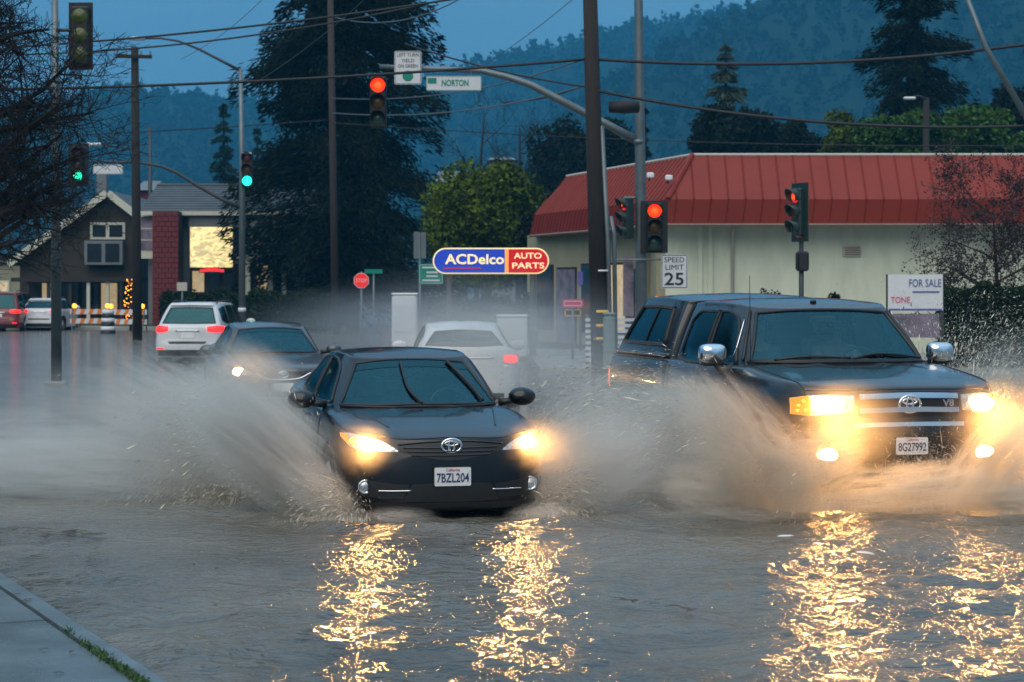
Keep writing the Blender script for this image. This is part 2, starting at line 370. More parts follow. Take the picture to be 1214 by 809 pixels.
# ---------------------------------------------------------------- fast leaf and branch meshes
def mesh_np(name, V, Fc, k, matn, parent=None, smooth=False):
    """V (n,3), Fc (m,k)"""
    me = bpy.data.meshes.new(name); V = np.asarray(V, dtype=np.float32); Fc = np.asarray(Fc, dtype=np.int32)
    me.vertices.add(len(V)); me.vertices.foreach_set('co', V.ravel())
    me.loops.add(Fc.size); me.loops.foreach_set('vertex_index', Fc.ravel())
    me.polygons.add(len(Fc)); me.polygons.foreach_set('loop_start', np.arange(0, Fc.size, k, dtype=np.int32)); me.polygons.foreach_set('loop_total', np.full(len(Fc), k, dtype=np.int32))
    me.update(calc_edges=True)
    return link(name, me, matn, parent, smooth)
def leaves(cs, length, width, dirs=None, flat=0.0, rng=np.random):
    """diamond leaves at centres cs; dirs = preferred long axis"""
    n = len(cs); cs = np.asarray(cs)
    a = rng.normal(size=(n, 3)); a /= np.linalg.norm(a, axis=1)[:, None]
    if dirs is not None:
        a = np.asarray(dirs) + a * 0.45; a /= np.linalg.norm(a, axis=1)[:, None]
    b = rng.normal(size=(n, 3)); b[:, 2] *= (1 - flat); b -= a * (a * b).sum(1)[:, None]; b /= np.linalg.norm(b, axis=1)[:, None] + 1e-9
    l = length * (0.6 + 0.8 * rng.rand(n))[:, None]; w = width * (0.6 + 0.8 * rng.rand(n))[:, None]
    V = np.stack([cs - a * l / 2, cs + b * w / 2 - a * l * 0.08, cs + a * l / 2, cs - b * w / 2 - a * l * 0.08], 1).reshape(-1, 3)
    Fc = np.arange(4 * n).reshape(n, 4)
    return V, Fc
# ================================================================ SETTING
WZ = 0.12                                   # flood level above the road
tag(MB().add([(-1900, -35, 0), (1900, -35, 0), (1900, 2200, 0), (-1900, 2200, 0)], [(0, 1, 2, 3)]).build('ground', 'terrain'), kind='structure')
YAW = R(13)
hd = Vector((math.sin(YAW), -math.cos(YAW), 0)); bk = -hd; lat = Vector((math.cos(YAW), math.sin(YAW), 0))
def road_pt(u, v, z): return Vector((-0.49, 16.4, 0)) + lat * u + bk * v + Vector((0, 0, z))
tag(MB().add([road_pt(-30, -40, 0.004), road_pt(34, -40, 0.004), road_pt(34, 160, 0.004), road_pt(-30, 160, 0.004)], [(0, 1, 2, 3)]).build('road', 'asphalt'), kind='structure')

# flood water: real ripples near the camera, flat sheet beyond
def water():
    xs = np.concatenate([np.linspace(-120, -12, 18)[:-1], np.linspace(-12, 12, 500), np.linspace(12, 120, 18)[1:]])
    ys = np.concatenate([np.linspace(-10, 5, 6)[:-1], 5 + 15 * np.linspace(0, 1, 420) ** 1.15, 20 + 75 * np.linspace(0, 1, 120)[1:] ** 1.6])
    X, Y = np.meshgrid(xs, ys); Z = np.zeros_like(X)
    rng = np.random.RandomState(3)
    for i in range(46):
        lam = 0.13 * (1.085 ** i) if i < 34 else rng.uniform(1.0, 3.0)
        ang = rng.uniform(0, 2 * PI)
        kx, ky = math.cos(ang) * 2 * PI / lam, math.sin(ang) * 2 * PI / lam
        Z += 0.0056 * lam ** 0.85 * (1.0 if lam < 0.9 else 0.5) * np.sin(kx * X + ky * Y + rng.uniform(0, 6.28) + 0.9 * np.sin(0.6 * X * rng.uniform(.6, 1.4) + 0.5 * Y * rng.uniform(.6, 1.4)))
    fade = np.clip((13 - np.abs(X)) / 3, 0, 1) * np.clip((Y - 4) / 2, 0, 1) * np.clip((24 - Y) / 6, 0, 1)
    patch = 0.55 + 0.45 * np.sin(0.7 * X + 1.3 * np.sin(0.45 * Y)) * np.sin(0.55 * Y + 0.9 * np.sin(0.5 * X))
    Z *= fade * (0.55 + 0.6 * patch)
    # low bow wave that runs ahead of the cars, and the ring at its foot
    for (cx, cyy, rad, h) in ((-0.55, 17.2, 1.75, 0.05), (3.7, 18.6, 2.6, 0.06)):
        d = np.sqrt((X - cx) ** 2 + ((Y - cyy) * 1.15) ** 2); Z += h * np.exp(-((d - rad) / 0.16) ** 2) + 0.5 * h * np.exp(-((d - rad - 0.5) / 0.2) ** 2)
    V = np.stack([X, Y, Z + WZ], -1).reshape(-1, 3); ny, nx = X.shape
    I = np.arange(ny * nx).reshape(ny, nx)
    Fc = np.stack([I[:-1, :-1], I[:-1, 1:], I[1:, 1:], I[1:, :-1]], -1).reshape(-1, 4)
    tag(mesh_np('flood_water', V, Fc, 4, 'flood_water', smooth=True), 'muddy brown flood water rippling over the whole street', None, kind='structure')
water()

# pavement in the lower left corner: slabs with joints, curb with rounded end
def corner_pavement():
    e0 = PG(214, 2360 * (CZ - 0.17) / (815 - HZ)); d = Vector((-0.43, 0.903, 0)).normalized(); nrm = Vector((-d.y, d.x, 0))   # along the curb away from camera; nrm points left
    if nrm.x > 0: nrm = -nrm
    root = tag(MB().box((e0 + d * -1 + nrm * 4 + Vector((0, 0, 0.06))), (8, 14, 0.12), rz=math.atan2(d.y, d.x) - PI / 2).build('pavement', 'asphalt'), kind='structure')
    root.location = (0, 0, 0)
    top = 0.165; rad = 1.1; Ls = 4.55                # straight length beyond e0, then a rounded corner
    def pt(a, b, z): return e0 + d * a + nrm * b + Vector((0, 0, z))
    # curb strip
    path = [(-5, 0)] + [(a, 0) for a in np.linspace(-4, Ls, 18)] + [(Ls + rad * math.sin(t), rad - rad * math.cos(t)) for t in np.linspace(0.1, PI / 2, 10)] + [(Ls + rad, rad + 6)]
    mb = MB(); vs = []; n = len(path)
    for i, (a, b) in enumerate(path):
        p, q = path[max(i - 1, 0)], path[min(i + 1, n - 1)]; tx, ty = q[0] - p[0], q[1] - p[1]; l = math.hypot(tx, ty); nx, ny = -ty / l, tx / l
        for (o, z) in ((-0.02, 0.0), (0, top - 0.02), (0.02, top + 0.004), (0.135, top + 0.006), (0.135, top - 0.05)):
            vs.append(pt(a + nx * o, b + ny * o, z))
    mb.add(vs, [(i * 5 + k, i * 5 + k + 1, i * 5 + 5 + k + 1, i * 5 + 5 + k) for i in range(n - 1) for k in range(4)])
    mb.build('curb', 'wet_concrete', root, smooth=False)
    # slabs
    cuts = [-4.4, -2.6, -0.9, 0.62, 2.2, 3.7]
    for i in range(len(cuts)):
        a0 = cuts[i] + 0.008; a1 = (cuts[i + 1] if i + 1 < len(cuts) else Ls + 0.02) - 0.008
        for j in range(4):
            b0, b1 = 0.15 + j * 1.7 + 0.008, 0.15 + (j + 1) * 1.7 - 0.008
            poly = [(a0, b0), (a1, b0), (a1, b1), (a0, b1)]
            z = top + 0.003 * ((i * 7 + j * 3) % 3 - 1)
            vs = [pt(a, b, 0.10) for a, b in poly] + [pt(a, b, z) for a, b in poly]
            MB().add(vs, [(3, 2, 1, 0), (4, 5, 6, 7), (0, 1, 5, 4), (1, 2, 6, 5), (2, 3, 7, 6), (3, 0, 4, 7)]).build('slab', 'wet_concrete', root)
    # rounded end slab
    arc = [(Ls + 0.02, 0.15)] + [(Ls + 0.02 + (rad - 0.15) * math.sin(t), 0.15 + (rad - 0.15) * (1 - math.cos(t))) for t in np.linspace(0.15, PI / 2, 9)] + [(Ls + rad - 0.15, 6.9), (Ls + 0.02, 6.9)]
    nv = len(arc); vs = [pt(a, b, 0.10) for a, b in arc] + [pt(a, b, top) for a, b in arc]
    MB().add(vs, [tuple(range(nv, 2 * nv))] + [(i, (i + 1) % nv, nv + (i + 1) % nv, nv + i) for i in range(nv)]).build('slab', 'wet_concrete', root)
    # moss and grass blades in the joint behind the curb
    rng = np.random.RandomState(5); cs = []
    for _ in range(5200):
        a = rng.uniform(-3, 1.75); dens = 0.5 + 0.5 * math.sin(a * 5.3) * math.sin(a * 2.1 + 1)
        if rng.rand() > dens * (1.0 if a < 1.0 else 0.5): continue
        p = pt(a, 0.142 + rng.normal() * 0.014, top + 0.008 + abs(rng.normal()) * 0.010); cs.append(tuple(p))
    V, Fc = leaves(cs, 0.034, 0.008, dirs=np.tile([0, 0, 0.5], (len(cs), 1)), rng=rng)
    tag(mesh_np('moss', V, Fc, 4, 'moss'), 'strip of green moss and grass in the joint behind the curb', 'moss', kind='stuff')
    # dark wet dents and small flat leaves lie on the slabs as leaves below
    return pt
pav_pt = corner_pavement()

# raised lots beyond the flooded street
def lot(name, poly, z, matn, lab=None):
    n = len(poly); vs = [(x, y, -0.05) for x, y in poly] + [(x, y, z) for x, y in poly]
    o = MB().add(vs, [tuple(range(n, 2 * n))] + [(i, (i + 1) % n, n + (i + 1) % n, n + i) for i in range(n)]).build(name, matn)
    return tag(o, kind='structure')
def px2(px, d): p = PG(px, d); return (p.x, p.y)
lot('pavement', [px2(640, 45), px2(1500, 40), px2(1500, 53), px2(620, 60)], 0.22, 'concrete')
lot('parking_lot', [px2(470, 60.2), px2(1500, 53.2), px2(1700, 160), px2(420, 160)], 0.24, 'asphalt')
lot('pavement', [px2(-40, 92), px2(400, 84), px2(400, 88), px2(-40, 96)], 0.22, 'concrete')
lot('lawn', [px2(-60, 96.1), px2(410, 88.1), px2(410, 200), px2(-200, 200)], 0.26, 'grass')

# ---------------------------------------------------------------- hills
def hill(name, prof, D, depth, seed, rough, label, trees):
    """prof: ridge line in photo pixels"""
    px = np.array([p[0] for p in prof], float); py = np.array([p[1] for p in prof], float)
    nx, ny = 260, 46; V = []
    us = np.linspace(px[0], px[-1], nx); ridge = np.interp(us, px, py) + 13
    Z = np.zeros((ny, nx)); XX = np.zeros((ny, nx)); YY = np.zeros((ny, nx))
    for j in range(ny):
        s = j / (ny - 1)
        d = D - depth * (1 - s) if s < 0.8 else D - depth * 0.2 + (s - 0.8) * depth * 1.0
        for i in range(nx):
            zr = CZ + (HZ - ridge[i]) * D / F
            x = (us[i] - CX) * D / F
            prof_s = (s / 0.8) ** 0.85 if s < 0.8 else 1.0 - ((s - 0.8) / 0.2) ** 1.5 * 0.35
            nz_ = noise.fractal(Vector((x * 0.004 + seed, d * 0.004, seed)), 0.9, 2.1, 5)
            g = noise.noise(Vector((x * 0.009 + seed, d * 0.003, 1.3)))
            z = (zr - 1) * prof_s + (nz_ * rough + abs(g) * -rough * 0.7) * min(1, s * 3) * (0.35 if 0.7 < s < 0.9 else 1) - 1
            XX[j, i] = x * (0.9 + 0.1 * s) if False else x; YY[j, i] = d; Z[j, i] = z
    V = np.stack([XX, YY, Z], -1).reshape(-1, 3); I = np.arange(ny * nx).reshape(ny, nx)
    Fc = np.stack([I[:-1, :-1], I[:-1, 1:], I[1:, 1:], I[1:, :-1]], -1).reshape(-1, 4)
    o = mesh_np(name, V, Fc, 4, 'hill', smooth=True); tag(o, kind='structure')
    rng = np.random.RandomState(int(seed * 10)); cs = []; dl = []
    for _ in range(trees):
        i = rng.randint(nx); j = int(ny * (0.12 + 0.72 * rng.rand() ** 0.8)); c = V[j * nx + i] + np.array([rng.normal() * 4, rng.normal() * 6, 0])
        h = rng.uniform(2.5, 7) * D / 1100; w = h * rng.uniform(0.3, 0.55); con = rng.rand() < 0.35
        k = 26
        t = rng.rand(k); ang = rng.rand(k) * 6.28
        rr = w * (np.sqrt(1 - (2 * t - 1) ** 2) if not con else (1 - t)) * rng.rand(k) ** 0.4
        cs.append(np.stack([c[0] + rr * np.cos(ang), c[1] + rr * np.sin(ang), c[2] + t * h - 1], 1))
    cs = np.concatenate(cs)
    V2, F2 = leaves(cs, 2.7 * D / 1100, 1.6 * D / 1100, rng=rng)
    tag(mesh_np('hillside_wood', V2, F2, 4, 'hill_wood'), label, 'wood', kind='stuff')
hill('hill', [(-420, 150), (-100, 135), (60, 128), (105, 122), (140, 118), (170, 112), (200, 108), (225, 109), (250, 113), (300, 117), (360, 130), (430, 165), (520, 210), (640, 260)], 1350, 620, 1.3, 14, 'distant wooded hill with a level crest behind the gabled house', 3800)
hill('hill', [(300, 150), (400, 128), (480, 108), (540, 92), (600, 76), (640, 67), (690, 53), (735, 39), (790, 28), (830, 20), (860, 18), (900, 22), (960, 40), (1100, 70), (1300, 90)], 1500, 560, 4.7, 16, 'distant hazy wooded ridge rising to the right', 3600)
hill('hill', [(560, 190), (640, 150), (700, 110), (760, 72), (810, 48), (850, 28), (890, 6), (930, -12), (1000, -42), (1080, -62), (1200, -75), (1400, -50), (1700, 20)], 1050, 480, 8.1, 16, 'steep nearer wooded hillside above the red roof', 4600)

# ---------------------------------------------------------------- trees
def conifer(px, base_y_d, top_py, halfw_px, label, n=9000, matn='needles', droop=0.25, layers=26, leaf=0.5, gap=0.5, seed=1, bottom=0.06, top_taper=1.0, group=None, open_=0.0):
    d = base_y_d; rng = np.random.RandomState(seed); b = PG(px, d); H = CZ + (HZ - top_py) * d / F; Rw = halfw_px * d / F
    root = empty('conifer_tree', b, 0, label, 'tree', group)
    MB().tube([(0, 0, -0.1), (0.05, 0, H * 0.5), (0, 0, H * 0.99)], [H * 0.022, H * 0.014, 0.02], 8).build('trunk', 'bark', root, True)
    cs = []; ds = []; br = MB()
    for L in range(layers):
        t = bottom + (1 - bottom) * (L + rng.uniform(-.3, .3)) / layers; t = min(max(t, bottom), 0.99)
        z = t * H; r0 = Rw * (1 - t) ** top_taper * 1.0
        nb = rng.randint(5, 9)
        for k in range(nb):
            a = rng.rand() * 6.283; ln = max(0.12 * Rw * (1 - t) + 0.05, r0 * rng.uniform(0.40, 1.28))
            if rng.rand() < open_: continue
            dirv = np.array([math.cos(a), math.sin(a), 0.0])
            m = max(6, int(n / (layers * 7) * (0.3 + 1.4 * ln / Rw)))
            s = rng.rand(m) ** 0.7
            lift = 0.10 * ln
            pos = np.array([0, 0, z]) + dirv * (s * ln)[:, None]; pos[:, 2] += lift * s - droop * ln * s ** 2
            wd = 0.15 * ln * (1.1 - 0.8 * s) + 0.05
            pos += np.cross(dirv, [0, 0, 1]) * (rng.normal(size=m) * wd)[:, None]; pos[:, 2] += rng.normal(size=m) * 0.10 * ln * gap - np.abs(rng.normal(size=m)) * 0.06 * ln
            cs.append(pos); ds.append(np.tile(dirv * 0.8 + np.array([0, 0, -0.45]), (m, 1)))
            e = np.array([0, 0, z]) + dirv * ln * 0.85; e[2] += (lift - droop * ln) * 0.75
            br.tube([(0, 0, z), tuple(e)], [0.012 * H * (1 - t) * 0.4 + 0.02, 0.012], 4, False)
    tag(br.build('branches', 'bark', root), kind='stuff')
    V, Fc = leaves(np.concatenate(cs), leaf, leaf * 0.20, np.concatenate(ds), rng=rng)
    mesh_np('crown', V, Fc, 4, matn, root)
    return root
def blob_pts(rng, n, blobs):
    """points in the outer shell of several ellipsoids (cx,cy,cz,rx,ry,rz)"""
    vols = np.array([b[3] * b[4] * b[5] for b in blobs]) ** 0.67; vols /= vols.sum(); out_ = []
    for b, w in zip(blobs, vols):
        m = max(8, int(n * w)); v = rng.normal(size=(m, 3)); v /= np.linalg.norm(v, axis=1)[:, None]
        rr = rng.rand(m) ** 0.22 * (1 + 0.10 * rng.normal(size=m)); out_.append(np.array(b[:3]) + v * rr[:, None] * np.array(b[3:]))
    return np.concatenate(out_)
def round_tree(px, d, top_py, bot_py, halfw_px, label, n=12000, matn='leaf_green', leaf=0.28, seed=1, group=None, nb=34, name='round_tree', tmat='bark', dense=1.0):
    rng = np.random.RandomState(seed); b = PG(px, d); zt = CZ + (HZ - top_py) * d / F; zb = max(0.5, CZ + (HZ - bot_py) * d / F); Rw = halfw_px * d / F
    root = empty(name, b, 0, label, 'tree', group); zc = (zt + zb) / 2; hz = (zt - zb) / 2; blobs = []
    mb = MB(); mb.tube([(0, 0, -0.1), (0.08, 0, zb * 0.6), (0, 0, zc)], [Rw * 0.09 + .06, Rw * 0.07 + .05, Rw * 0.04 + .02], 8)
    for k in range(nb):
        v = rng.normal(size=3); v /= np.linalg.norm(v); q = rng.rand() ** 0.4 * 0.78
        c = np.array([v[0] * Rw * q, v[1] * Rw * q * 0.9, zc + v[2] * hz * q]); s = rng.uniform(0.22, 0.42) * dense
        blobs.append((*c, Rw * s, Rw * s, hz * s * 0.9))
        if k % 3 == 0: mb.tube([(0, 0, zb * 0.5 + 0.3 * (zc - zb * 0.5)), tuple(c * np.array([.5, .5, 1]) - np.array([0, 0, hz * .1])), tuple(c)], [0.05, 0.035, 0.012], 5, False)
    mb.build('trunk', tmat, root, True)
    V, Fc = leaves(blob_pts(rng, n, blobs), leaf, leaf * 0.55, rng=rng); mesh_np('crown', V, Fc, 4, matn, root)
    return root
def bare_tree(base, H, spread, label, seed, lean=(0, 0), levels=4, kids=(7, 6, 5, 4), tr=0.2, matn='bark', up=0.35, name='bare_tree', twig_leaf=None, first=0.18, tw=1.0):
    rng = random.Random(seed); root = empty(name, base, 0, label, 'tree'); mb = MB(); mt = MB(); tips = []
    def grow(p, d, ln, r, lev):
        pts = [p]; n = 5 if lev < 2 else 4
        for i in range(n):
            jt = .05 if lev == 0 else .14; d = (d + Vector((rng.gauss(0, jt), rng.gauss(0, jt), rng.gauss(0, .10) + up * 0.10))).normalized(); pts.append(pts[-1] + d * ln / n)
        rs = [max(0.004 * tw, r * (1 - 0.72 * i / n)) for i in range(n + 1)]
        (mb if lev > 0 else mt).tube(pts, rs, 8 if lev == 0 else 5 if lev < 2 else 3, lev < 2)
        if lev >= levels: tips.append((pts[-1], d)); tips.append((pts[-2], d)); return
        for k in range(kids[lev]):
            t = first + (1 - first) * (k + rng.random()) / kids[lev] if lev == 0 else 0.2 + 0.8 * rng.random()
            i = min(int(t * n), n - 1); q = pts[i].lerp(pts[i + 1], t * n - i)
            a = rng.random() * 2 * PI; side = Vector((math.cos(a), math.sin(a), 0)) if lev == 0 else Vector((rng.gauss(0, 1), rng.gauss(0, 1), rng.gauss(0, .8))).normalized()
            nd = (d * (0.55 if lev else 0.35) + side * (1.0 if lev == 0 else 0.75) + Vector((0, 0, up * (0.6 if lev == 0 else 0.25)))).normalized()
            grow(q, nd, (spread * rng.uniform(.75, 1.15) * (1.1 - 0.5 * t) if lev == 0 else ln * rng.uniform(.38, .62)), max(rs[i] * rng.uniform(.42, .62), 0.006 * tw), lev + 1)
    grow(Vector((0, 0, -0.1)), Vector((lean[0], lean[1], 1)).normalized(), H, tr, 0)
    mt.build('trunk', matn, root, True); tag(mb.build('branches', matn, root), kind='stuff')
    if twig_leaf:
        nr = np.random.RandomState(seed); cs = np.array([tuple(p) for p, _ in tips]); cs = np.concatenate([cs + nr.normal(size=cs.shape) * 0.07 for _ in range(twig_leaf[1])])
        V, Fc = leaves(cs, 0.07, 0.04, rng=nr); mesh_np('dry_leaves', V, Fc, 4, twig_leaf[0], root)
    return root

# tall dark conifer in the middle, made ragged, and the others
conifer(408, 92, -430, 140, 'huge dark ragged conifer behind the brown utility pole', 170000, 'needles', 0.34, 54, 0.38, 0.7, 11, bottom=0.05, top_taper=0.5, open_=0.15)
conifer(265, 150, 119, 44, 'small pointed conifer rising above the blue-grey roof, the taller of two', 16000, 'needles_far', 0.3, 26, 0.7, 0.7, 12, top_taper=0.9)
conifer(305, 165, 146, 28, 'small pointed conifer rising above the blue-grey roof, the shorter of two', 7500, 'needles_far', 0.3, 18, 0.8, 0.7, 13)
conifer(860, 112, 46, 84, 'slender spire-topped conifer behind the red roof', 32000, 'needles_warm', 0.3, 32, 0.45, 0.8, 14, top_taper=0.85)
conifer(1082, 98, -220, 92, 'tall open-branched conifer behind the red roof with sky between its limbs', 44000, 'needles', 0.22, 38, 0.40, 0.8, 15, bottom=0.18, top_taper=0.5, open_=0.25)
conifer(765, 120, 120, 26, 'low dark conifer beside the mast-arm pole', 4500, 'needles', 0.3, 16, 0.5, 0.8, 16)
round_tree(575, 82, 186, 352, 76, 'rounded yellow-green evergreen tree above the lit capsule sign', 30000, 'leaf_yellowgreen', 0.24, 21, nb=70)
round_tree(640, 78, 250, 370, 40, 'dark low shrubby tree under the eave of the red roof', 11000, 'leaf_dark', 0.22, 22)
round_tree(1075, 90, 116, 215, 62, 'bright green leafy tree behind the red roof, the broadest one', 13000, 'leaf_green', 0.24, 23)
round_tree(1160, 96, 122, 215, 66, 'bright green leafy tree behind the red roof by the slanting guy', 12000, 'leaf_green', 0.26, 24)
round_tree(1005, 100, 128, 220, 46, 'dull olive leafy tree behind the red roof', 9000, 'leaf_yellowgreen', 0.24, 25)
round_tree(950, 104, 138, 225, 48, 'dark brown-green tree behind the red roof beside the olive tree', 9000, 'leaf_dark', 0.26, 26)
round_tree(870, 100, 112, 230, 54, 'dark dense tree standing below the spire-topped conifer', 13000, 'leaf_dark', 0.28, 27)
round_tree(672, 125, 128, 260, 46, 'dark hazy tree behind the bare wooden utility pole', 8000, 'leaf_dark', 0.32, 28)
round_tree(730, 118, 140, 250, 36, 'dark hazy tree between the wooden pole and the steel pole', 7000, 'leaf_dark', 0.32, 33)
bare_tree(PG(615, 130), 12.5, 5.0, 'hazy bare tree rising behind the yellow-green tree', 41, levels=3, kids=(9, 6, 5), tr=0.2, up=0.6, tw=3.0)
bare_tree(PG(565, 140), 14.0, 5.0, 'hazy bare tree behind the white street-name sign', 42, levels=3, kids=(9, 6, 5), tr=0.2, up=0.6, tw=3.0)
bare_tree(PG(925, 108), 8.6, 3.4, 'reddish bare-topped tree behind the red roof', 43, levels=3, kids=(9, 6, 5), tr=0.18, matn='bark_red', up=0.7, tw=2.5, twig_leaf=('leaf_rust', 3))
round_tree(1200, 110, 96, 200, 40, 'hazy green tree at the far end of the red roof', 7000, 'leaf_dark', 0.3, 29)
# leafless street trees
bare_tree(PG(-44, 33), 8.4, 2.1, 'big dark leafless street tree with a tangle of twigs', 51, levels=4, kids=(34, 10, 7, 4), tr=0.20, up=0.26, first=0.27, tw=1.1)
bare_tree(PG(-75, 36), 8.6, 2.6, 'dark leafless street tree half out of view beside the bigger one', 52, levels=4, kids=(30, 9, 6, 4), tr=0.20, up=0.26, first=0.27, tw=1.1)
bare_tree(PG(1188, 47, 0.2), 3.7, 2.1, 'small leafless reddish tree in front of the pale wall', 53, levels=4, kids=(16, 7, 5, 3), tr=0.08, matn='bark_red', up=0.4, first=0.25, twig_leaf=('leaf_rust', 3))

def leafy_mass(name, label, cat, a, b, hgt, thick, n, matn, leaf, seed, z0=0.2, wob=0.12, kind=None):
    """hedge between ground points a and b"""
    rng = np.random.RandomState(seed); a = Vector(a); b = Vector(b); ax = (b - a); ln = ax.length; ax.normalize(); nr_ = Vector((-ax.y, ax.x, 0))
    root = empty(name, a + Vector((0, 0, z0)), math.atan2(ax.y, ax.x), label, cat)
    core = MB().box((ln / 2, 0, hgt * 0.46), (ln * 0.98, thick * 0.8, hgt * 0.9)).build('stems', 'bark', root)
    s = rng.rand(n) * ln; face = rng.rand(n)
    y = np.where(face < 0.5, -thick / 2, np.where(face < 0.7, thick / 2, (rng.rand(n) - .5) * thick)); z = np.where(face < 0.7, rng.rand(n) * hgt, hgt)
    w = wob * (np.sin(s * 3.1 + seed) + np.sin(s * 7.3)) * 0.5
    cs = np.stack([s, y + rng.normal(size=n) * 0.06, z + w * (z / hgt) + rng.normal(size=n) * 0.05], 1)
    V, Fc = leaves(cs, leaf, leaf * 0.6, rng=rng); mesh_np('foliage', V, Fc, 4, matn, root)
    return root
leafy_mass('hedge', 'clipped dark hedge along the pale wall behind the property sign', 'hedge', PG(1112, 46), PG(1420, 44), 1.75, 0.9, 16000, 'hedge', 0.10, 61)
leafy_mass('hedge', 'long low hedge below the lit yellow sign', 'hedge', PG(196, 87), PG(398, 84), 1.45, 1.0, 16000, 'hedge', 0.15, 62, wob=0.25)
leafy_mass('hedge', 'dark low hedge behind the green sign and the mist', 'hedge', PG(520, 70), PG(680, 66), 1.2, 1.2, 9000, 'hedge', 0.14, 63, wob=0.3)
round_tree(916, 51, 326, 420, 24, 'small grey-green shrub against the pale wall', 4000, 'leaf_dark', 0.09, 64, nb=30, name='shrub')
round_tree(985, 51, 341, 420, 26, 'low sprawling shrub against the pale wall', 3500, 'leaf_dark', 0.09, 65, nb=16, name='shrub')
# ================================================================ BUILDINGS
def red_roof_building():
    zt = 0.24
    A = PG(789, 55)                                       # front-left corner of the wall, on the ground
    root = empty('auto_shop', A, R(0), 'long pale stucco shop under a red standing-seam metal roof', 'building')
    s = F / 55
    X = lambda px: (px - 789) / s
    zw = CZ + (HZ - 266) / s; zr = CZ + (HZ - 184) / s; zf = CZ + (HZ - 238) / s
    x1 = X(1420); dep = 15.0; xl = X(676)
    # walls: main block and recessed entrance block at the left
    w = MB(); w.box(((x1) / 2, 0.15, zw / 2), (x1, 0.3, zw)); w.build('front_wall', 'stucco', root)
    MB().box((x1 - .16, dep / 2 + .32, zw / 2), (0.3, dep, zw)).build('side_wall', 'stucco', root)
    MB().box((x1 / 2, dep + .5, zw / 2), (x1, 0.3, zw)).build('rear_wall', 'stucco', root)
    for px in (830, 842): MB().box((X(px), -0.03, zw / 2), (0.12, 0.07, zw - 0.1)).build('pilaster', 'stucco', root)
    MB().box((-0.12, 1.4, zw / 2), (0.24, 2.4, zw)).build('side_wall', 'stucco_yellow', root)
    # entrance side (recedes to the left-back)
    ex, ey = X(640) * 1.0, 9.0
    vdir = Vector((-3.3, 9.5, 0)).normalized(); ang = math.atan2(vdir.y, vdir.x); ln = 10.2
    st = Vector((-0.26, 2.6, 0))
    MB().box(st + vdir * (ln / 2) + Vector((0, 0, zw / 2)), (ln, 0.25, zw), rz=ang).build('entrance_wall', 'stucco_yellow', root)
    nrm = Vector((-vdir.y, vdir.x, 0)) if -vdir.y < 0 and vdir.x < 0 else Vector((vdir.y, -vdir.x, 0))
    nrm = Vector((-abs(vdir.y), vdir.x * 0 - abs(vdir.x), 0)).normalized()
    for i, (a, wd, z0, z1, mt) in enumerate(((0.7, 1.1, 0.25, 2.5, 'window_dark'), (2.2, 1.5, 0.7, 2.7, 'window_lit'), (4.2, 1.6, 0.7, 2.7, 'window_dark'), (6.4, 1.6, 0.25, 2.6, 'poster'), (8.4, 1.4, 0.7, 2.7, 'window_dark'))):
        c = st + vdir * a + nrm * 0.14 + Vector((0, 0, (z0 + z1) / 2))
        f = MB().box(c, (wd + 0.14, 0.06, z1 - z0 + 0.14), rz=ang).build('window' if i else 'door', 'brown_dark', root)
        MB().box(c + nrm * 0.035, (wd, 0.02, z1 - z0), rz=ang).build('pane', mt, f)
    MB().box((-0.9, 2.2, 2.05), (0.30, 0.05, 1.7)).build('poster_panel', 'poster', root)
    MB().tube([(X(868), -0.10, 0.1), (X(868), -0.10, zw - .3), (X(868), -.5, zw - .08)], 0.045, 8).build('downpipe', 'pale_trim', root, True)
    for px in (1010, 1180):
        v = MB().bev((X(px), -0.03, zw - .75), (0.5, 0.08, 0.3), 0.02).build('wall_vent', 'pale_trim', root)
        for k in range(4): MB().box((X(px), -0.08, zw - .84 + k * .06), (0.42, 0.03, 0.02)).build('louvre', 'soffit', v)
    # roof: mansard ring.  eave rectangle (with overhang) -> fascia -> slope -> flat top
    e0x = X(628) * 59 / 55 if False else None
    eaves = [Vector((-0.10, -0.95, 0)), Vector((x1 + 0.9, -0.95, 0)), Vector((x1 + 0.9, dep + 1.3, 0)), Vector((-5.0, dep + 1.3, 0))]
    PL = P(628, 279, 66) - A; eaves[3] = Vector((PL.x, PL.y, 0)); eaves.insert(3, Vector((PL.x + 4, dep + 4, 0)))
    ze = zw - 0.02
    ins = []
    n = len(eaves)
    for i in range(n):
        p, q, r = eaves[i - 1], eaves[i], eaves[(i + 1) % n]
        a = (q - p).normalized(); b = (r - q).normalized(); na = Vector((-a.y, a.x, 0)); nb = Vector((-b.y, b.x, 0))
        m = (na + nb); m = m / max(0.35, m.dot(na)); ins.append(m)
    def ring(k, z): return [Vector((e.x, e.y, 0)) + m * k + Vector((0, 0, z)) for e, m in zip(eaves, ins)]
    r0, r1, r2 = ring(0, ze), ring(0.14, zf), ring(1.15, zr)
    fasc = MB(); sl = MB()
    for i in range(n):
        j = (i + 1) % n
        fasc.add([r0[i], r0[j], r1[j], r1[i]], [(0, 1, 2, 3)]); sl.add([r1[i], r1[j], r2[j], r2[i]], [(0, 1, 2, 3)])
    fo = fasc.build('fascia', 'red_fascia', root); so = sl.build('roof', 'red_metal', root)
    so2 = MB().add(ring(1.16, zr + 0.0), [tuple(range(n))]).build('flat_roof', 'roof_slate', root)
    MB().add(ring(0.01, ze + 0.004) , [tuple(range(n))]).build('soffit', 'soffit', root)
    cap = MB()
    for i in range(n): cap.tube([r2[i] + Vector((0, 0, .02)), r2[(i + 1) % n] + Vector((0, 0, .02))], 0.05, 6)
    cap.build('ridge_cap', 'pale_trim', root)
